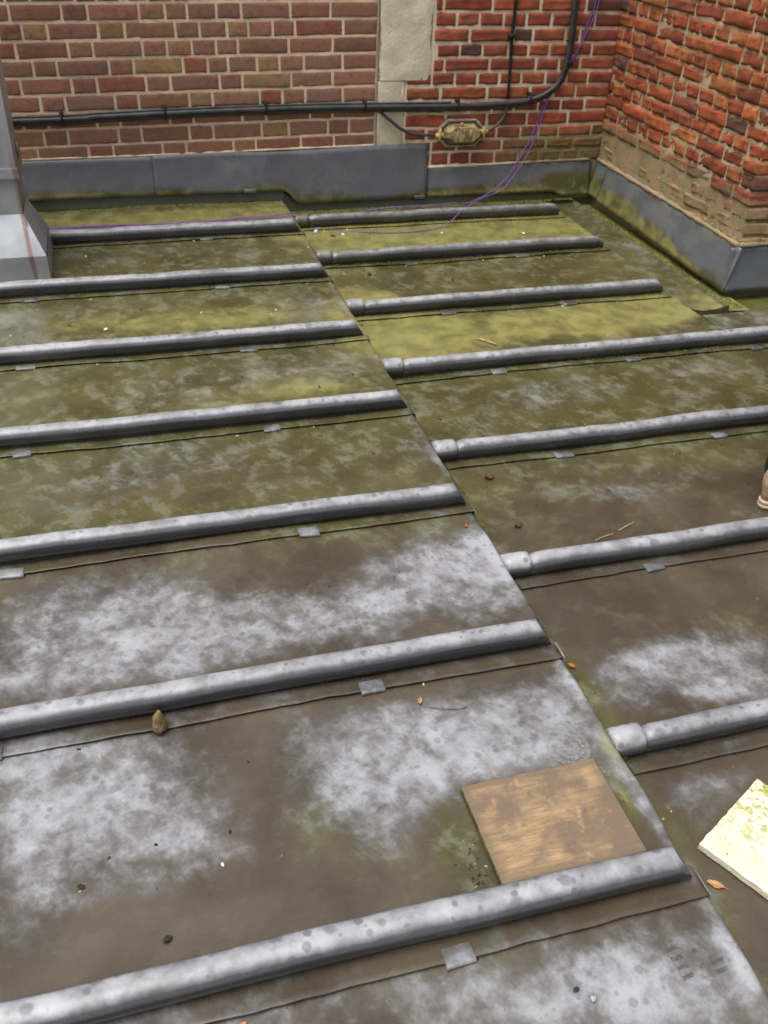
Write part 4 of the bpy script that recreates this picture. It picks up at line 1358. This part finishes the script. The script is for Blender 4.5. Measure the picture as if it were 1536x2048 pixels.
# moss grown along the joints
mm = MB()
rnd = random.Random(31)
def tuft(x, y, z, s):
    if z > -.07 and x < 2.23: z += und(x, y, 0.0 if x < EDGE else LOW)
    a = rnd.uniform(0, 6.28)
    V = []
    for k in range(5):
        t_ = a + k * 1.2566
        r_ = s * rnd.uniform(.7, 1.3)
        V.append((x + r_ * math.cos(t_), y + r_ * math.sin(t_), z - .0005))
    V.append((x + s * rnd.uniform(-.4, .4), y + s * rnd.uniform(-.4, .4), z + s * rnd.uniform(.5, 1.0)))
    mm.add(V, [(k, (k + 1) % 5, 5) for k in range(5)])
for k in range(5200):
    u = rnd.random()
    if u < .20:
        y = rnd.uniform(.70, 4.55)
        if fbm(y * 3, 1.1, 2) > -.15: tuft(EDGE + .006 + abs(rnd.gauss(0, .007)), y, LOW, rnd.uniform(.0012, .0034))
    elif u < .42:
        x = rnd.uniform(-.25, 2.40)
        if .79 < x < .835: continue
        tuft(x, 4.598 - abs(rnd.gauss(0, .012)), 0.0 if x < EDGE else LOW, rnd.uniform(.0025, .007))
    elif u < .62:
        tuft(rnd.uniform(2.45, 2.525), rnd.uniform(3.14, 4.58), -.099, rnd.uniform(.003, .008))
    elif u < .84:
        l_ = rnd.choice([3.222, 3.782, 4.285, 4.285, 2.690])
        x = rnd.uniform(.89, 2.2)
        if fbm(x * 2.5, l_, 5) > -.1: tuft(x, l_ + RC - .020 - abs(rnd.gauss(0, .006)), LOW + .006, rnd.uniform(.0015, .004))
    elif u < .92:
        x, y = rnd.gauss(.836, .012), rnd.gauss(1.030, .020)
        if x > EDGE + .006: tuft(x, y, LOW, rnd.uniform(.0014, .003))
    else:
        x, y = rnd.uniform(.9, 2.2), rnd.uniform(4.02, 4.33)
        if fbm(x * 4, y * 6, 9) > .12: tuft(x, y, LOW, rnd.uniform(.0015, .0035))
tag(mm.build('moss', M['mossy'], smooth=False), 'low green moss grown along the joints and gutter', 'moss', kind='stuff')

# dried boot print and puddle rings: thin films on the sheets
def film(parent, name, polys, z, mat):
    z = .0012
    mm = MB()
    for poly in polys:
        b = len(mm.v)
        mm.v += [(x, y, z + und(x, y, 0.0)) for x, y in poly]
        mm.f.append(tuple(range(b, b + len(poly))))
    return mm.build(name, mat, parent, smooth=False)
pr = []
def bar(cx, cy, l, w, a):
    c, s = math.cos(a), math.sin(a)
    pr.append([(cx + u * c - v * s, cy + u * s + v * c) for u, v in ((-l, -w), (-l * .9, -w * 1.1), (l * .9, -w * 1.1), (l, -w), (l, w), (l * .92, w * 1.1), (-l * .92, w * 1.1), (-l, w))])
PX, PY = .733, .600
for k in range(4):
    bar(PX - .028 + .001 * k, PY + .026 - k * .0155, .0105, .0032, .12)
    if k > 1: bar(PX + .034, PY + .020 - k * .0150, .0115, .0030, .12)
for (dx, dy) in ((.006, .014), (.006, -.012)):
    pr.append([(PX + dx + .006 * math.cos(t * 1.047) * (1 if t % 2 else .65), PY + dy + .006 * math.sin(t * 1.047) * (1 if t % 2 else .65)) for t in range(6)])
film(sheets_u[8], 'boot_print', pr, .0055, M['print'])
def annulus(cx, cy, r0, r1, seed):
    for k in range(28):
        a0, a1 = 2 * math.pi * k / 28, 2 * math.pi * (k + 1) / 28
        q = []
        for (a, r) in ((a0, r0), (a1, r0), (a1, r1), (a0, r1)):
            k_ = 1 + .09 * noise.noise(Vector((math.cos(a) * 1.2, math.sin(a) * 1.2, seed)))
            q.append((cx + r * k_ * math.cos(a), cy + r * k_ * math.sin(a) * 1.15))
        rg.append(q)
rg = []
annulus(.720, 1.050, .036, .044, 1); annulus(.724, 1.046, .022, .030, 2); annulus(.728, 1.040, .000, .013, 3)
film(sheets_u[9], 'puddle_ring', rg, .0055, M['ring'])

# ------------------------------------------------------------------ person at the right edge (heel of the tan boot in view)
def skin_mesh(name, pts, edges, radii, root, mat, sub=2):
    me = bpy.data.meshes.new(name + '_skeleton')
    me.from_pydata([tuple(p) for p in pts], edges, [])
    o = bpy.data.objects.new(name + '_skeleton', me)
    COL.objects.link(o)
    o.modifiers.new('skin', 'SKIN')
    if not me.skin_vertices:
        me.skin_vertices.new()
    for i, r in enumerate(radii):
        sv = me.skin_vertices[0].data[i]
        sv.radius = r if isinstance(r, tuple) else (r, r)
        sv.use_root = (i == root)
    s = o.modifiers.new('sub', 'SUBSURF')
    s.levels = s.render_levels = sub
    dg = bpy.context.evaluated_depsgraph_get()
    out = bpy.data.meshes.new_from_object(o.evaluated_get(dg))
    out.name = name
    bpy.data.objects.remove(o)
    bpy.data.meshes.remove(me)
    out.materials.clear(); out.materials.append(mat)
    out.polygons.foreach_set('use_smooth', [True] * len(out.polygons))
    return out

class Skel:
    def __init__(self): self.p, self.e, self.r = [], [], []
    def chain(self, pts, start=None):
        last = start
        for (x, y, z, r) in pts:
            self.p.append((x, y, z)); self.r.append(r)
            i = len(self.p) - 1
            if last is not None: self.e.append((last, i))
            last = i
        return last
# local frame: facing +X, left = +Y, feet at z = 0
S = Skel()
pel = S.chain([(0, 0, .93, (.13, .165))])
sp = S.chain([(.005, 0, 1.06, (.115, .15)), (.01, 0, 1.20, (.12, .16)), (.005, 0, 1.36, (.115, .165)), (0, 0, 1.46, (.075, .085))], pel)
neck = S.chain([(.01, 0, 1.53, .056), (.03, 0, 1.60, (.075, .066)), (.035, 0, 1.68, (.095, .076)), (.025, 0, 1.755, (.078, .062))], sp)
for sgn, fx in ((-1, 0.0), (1, .34)):
    S.chain([(fx * .15, sgn * .095, .84, .092), (fx * .45 + .02, sgn * .10, .66, .078), (fx * .75 + .035, sgn * .104, .48, .060), (fx * .9 + .02, sgn * .106, .30, .056), (fx + .005, sgn * .107, .12, .044), (fx + .01, sgn * .107, .05, .040)], pel)
for sgn in (-1, 1):
    S.chain([(-.005, sgn * .15, 1.43, .062), (-.01, sgn * .205, 1.37, .056), (-.02, sgn * .235, 1.22, .047), (-.015, sgn * .25, 1.09, .040), (.05, sgn * .25, .97, .034), (.095, sgn * .245, .87, .026), (.112, sgn * .243, .83, (.017, .030)), (.128, sgn * .241, .785, (.015, .036))], 3)
body = skin_mesh('body', S.p, S.e, S.r, 0, M['skin'])
HEEL = Vector((1.736, 1.862, LOW + .001))
person = link('person', body, None, (HEEL.x, HEEL.y + .0, HEEL.z), (0, 0, math.radians(-4)))
tag(person, 'person in navy trousers and tan boots standing at the right edge', 'person')
# fingers and thumbs
for sgn in (-1, 1):
    for k, (dy, L) in enumerate(((-.027, .070), (-.009, .080), (.009, .076), (.026, .060))):
        s_ = Skel()
        bx, by, bz = .132, sgn * .241 + dy * .35, .772
        bx += dy * .9
        s_.chain([(bx, by, bz + .012, .0095), (bx + .006, by, bz - L * .35, .0088), (bx + .003, by - sgn * .006, bz - L * .70, .0080), (bx - .006, by - sgn * .014, bz - L, .0065)])
        link('finger', skin_mesh('finger', s_.p, s_.e, s_.r, 0, M['skin'], 1), person)
    s_ = Skel()
    s_.chain([(.140, sgn * .236, .812, .0115), (.162, sgn * .226, .785, .0105), (.170, sgn * .220, .760, .0095), (.172, sgn * .216, .738, .0075)])
    link('thumb', skin_mesh('thumb', s_.p, s_.e, s_.r, 0, M['skin'], 1), person)
# face, ears, hair
mm = MB(); mm.tube([(.108, 0, 1.690), (.124, 0, 1.662), (.128, 0, 1.648), (.112, 0, 1.642)], [.008, .012, .014, .010], 8); mm.build('nose', M['skin'], person)
for sgn in (-1, 1):
    mm = MB(); mm.tube([(.098, sgn * .030, 1.688), (.112, sgn * .030, 1.688)], [.010, .006], 10); mm.build('eye', M['eye'], person)
    mm = MB(); mm.tube([(.112, sgn * .014, 1.709), (.110, sgn * .044, 1.708)], .004, 6); mm.build('eyebrow', M['hair'], person)
    mm = MB(); mm.tube(spline([(.012, sgn * .072, 1.645), (.000, sgn * .084, 1.665), (.004, sgn * .086, 1.69), (.020, sgn * .076, 1.70)], 4), .008, 8); mm.build('ear', M['skin'], person)
mm = MB(); mm.tube(spline([(.100, -.024, 1.618), (.112, 0, 1.616), (.100, .024, 1.618)], 4), .005, 6); mm.build('mouth', M['pinkplug'], person)
mm = MB()
rings = []
for j in range(7):
    th = math.radians(8 + j * 17)
    ring = []
    for i in range(18):
        ph = 2 * math.pi * i / 18
        front = .5 + .5 * math.cos(ph)
        t2 = th * (1 - .38 * front)
        k = 1 + .05 * noise.noise(Vector((math.cos(ph) * 3, math.sin(ph) * 3, j * .7)))
        ring.append((.022 + .108 * k * math.sin(t2) * math.cos(ph), .088 * k * math.sin(t2) * math.sin(ph), 1.700 + .118 * k * math.cos(t2)))
    rings.append(ring)
mm.loft(rings, True, False); mm.build('hair', M['hair'], person)
# clothes: jacket, trousers
J = Skel()
j0 = J.chain([(0, 0, .95, (.150, .185))])
j1 = J.chain([(.005, 0, 1.08, (.135, .170)), (.01, 0, 1.22, (.138, .178)), (.005, 0, 1.37, (.130, .180)), (0, 0, 1.475, (.078, .088))], j0)
for sgn in (-1, 1):
    J.chain([(-.005, sgn * .155, 1.44, .075), (-.01, sgn * .21, 1.375, .069), (-.02, sgn * .24, 1.22, .060), (-.015, sgn * .254, 1.09, .053), (.05, sgn * .253, .97, .047), (.088, sgn * .247, .885, .042)], 3)
link('jacket', skin_mesh('jacket', J.p, J.e, J.r, 0, M['jacket']), person)
T_ = Skel()
t0 = T_.chain([(0, 0, .94, (.140, .175))])
T_.chain([(0, 0, 1.02, (.128, .165))], t0)
for sgn, fx in ((-1, 0.0), (1, .34)):
    T_.chain([(fx * .15, sgn * .097, .83, .105), (fx * .45 + .02, sgn * .102, .66, .091), (fx * .75 + .030, sgn * .105, .48, .075), (fx * .9 + .015, sgn * .107, .30, .071), (fx + .000, sgn * .108, .15, .080), (fx - .004, sgn * .108, .045, .088)], t0)
link('trousers', skin_mesh('trousers', T_.p, T_.e, T_.r, 0, M['denim']), person)
# boots: upper and layered sole
def outline(fx, sgn, k, z, grow=0.0):
    pts = []
    for i in range(24):
        a = 2 * math.pi * i / 24
        c, s = math.cos(a), math.sin(a)
        x = .075 + (.150 + grow) * (abs(c) ** .8) * (1 if c > 0 else -1)
        w = .046 + .008 * sstep(.05, .16, x) - .012 * sstep(-.0, -.06, x)
        pts.append((fx + x * k + (1 - k) * .0, sgn * .108 + (w + grow) * (abs(s) ** .8) * (1 if s > 0 else -1) * k, z))
    return pts
for sgn, fx in ((-1, 0.0), (1, .34)):
    b_ = MB()
    rings = [outline(fx, sgn, 1, .026), outline(fx, sgn, .99, .050)]
    for (z, x0, x1, w) in ((.072, -.080, .195, .047), (.095, -.080, .130, .046), (.120, -.074, .085, .045), (.165, -.060, .072, .046)):
        rings.append([(fx + (x0 + x1) / 2 + (x1 - x0) / 2 * (abs(math.cos(2 * math.pi * i / 24)) ** .8) * (1 if math.cos(2 * math.pi * i / 24) > 0 else -1),
                       sgn * .108 + w * (abs(math.sin(2 * math.pi * i / 24)) ** .8) * (1 if math.sin(2 * math.pi * i / 24) > 0 else -1), z) for i in range(24)])
    b_.loft(rings, True, True)
    bo = b_.build('boot', M['boot'], person)
    s_ = MB()
    s_.loft([outline(fx, sgn, 1, .0, -.004), outline(fx, sgn, 1, .004, .003), outline(fx, sgn, 1, .014, .004), outline(fx, sgn, 1, .016, .000), outline(fx, sgn, 1, .018, .004), outline(fx, sgn, 1, .028, .003), outline(fx, sgn, 1, .030, -.004)], True, True)
    s_.build('sole', M['sole'], bo)
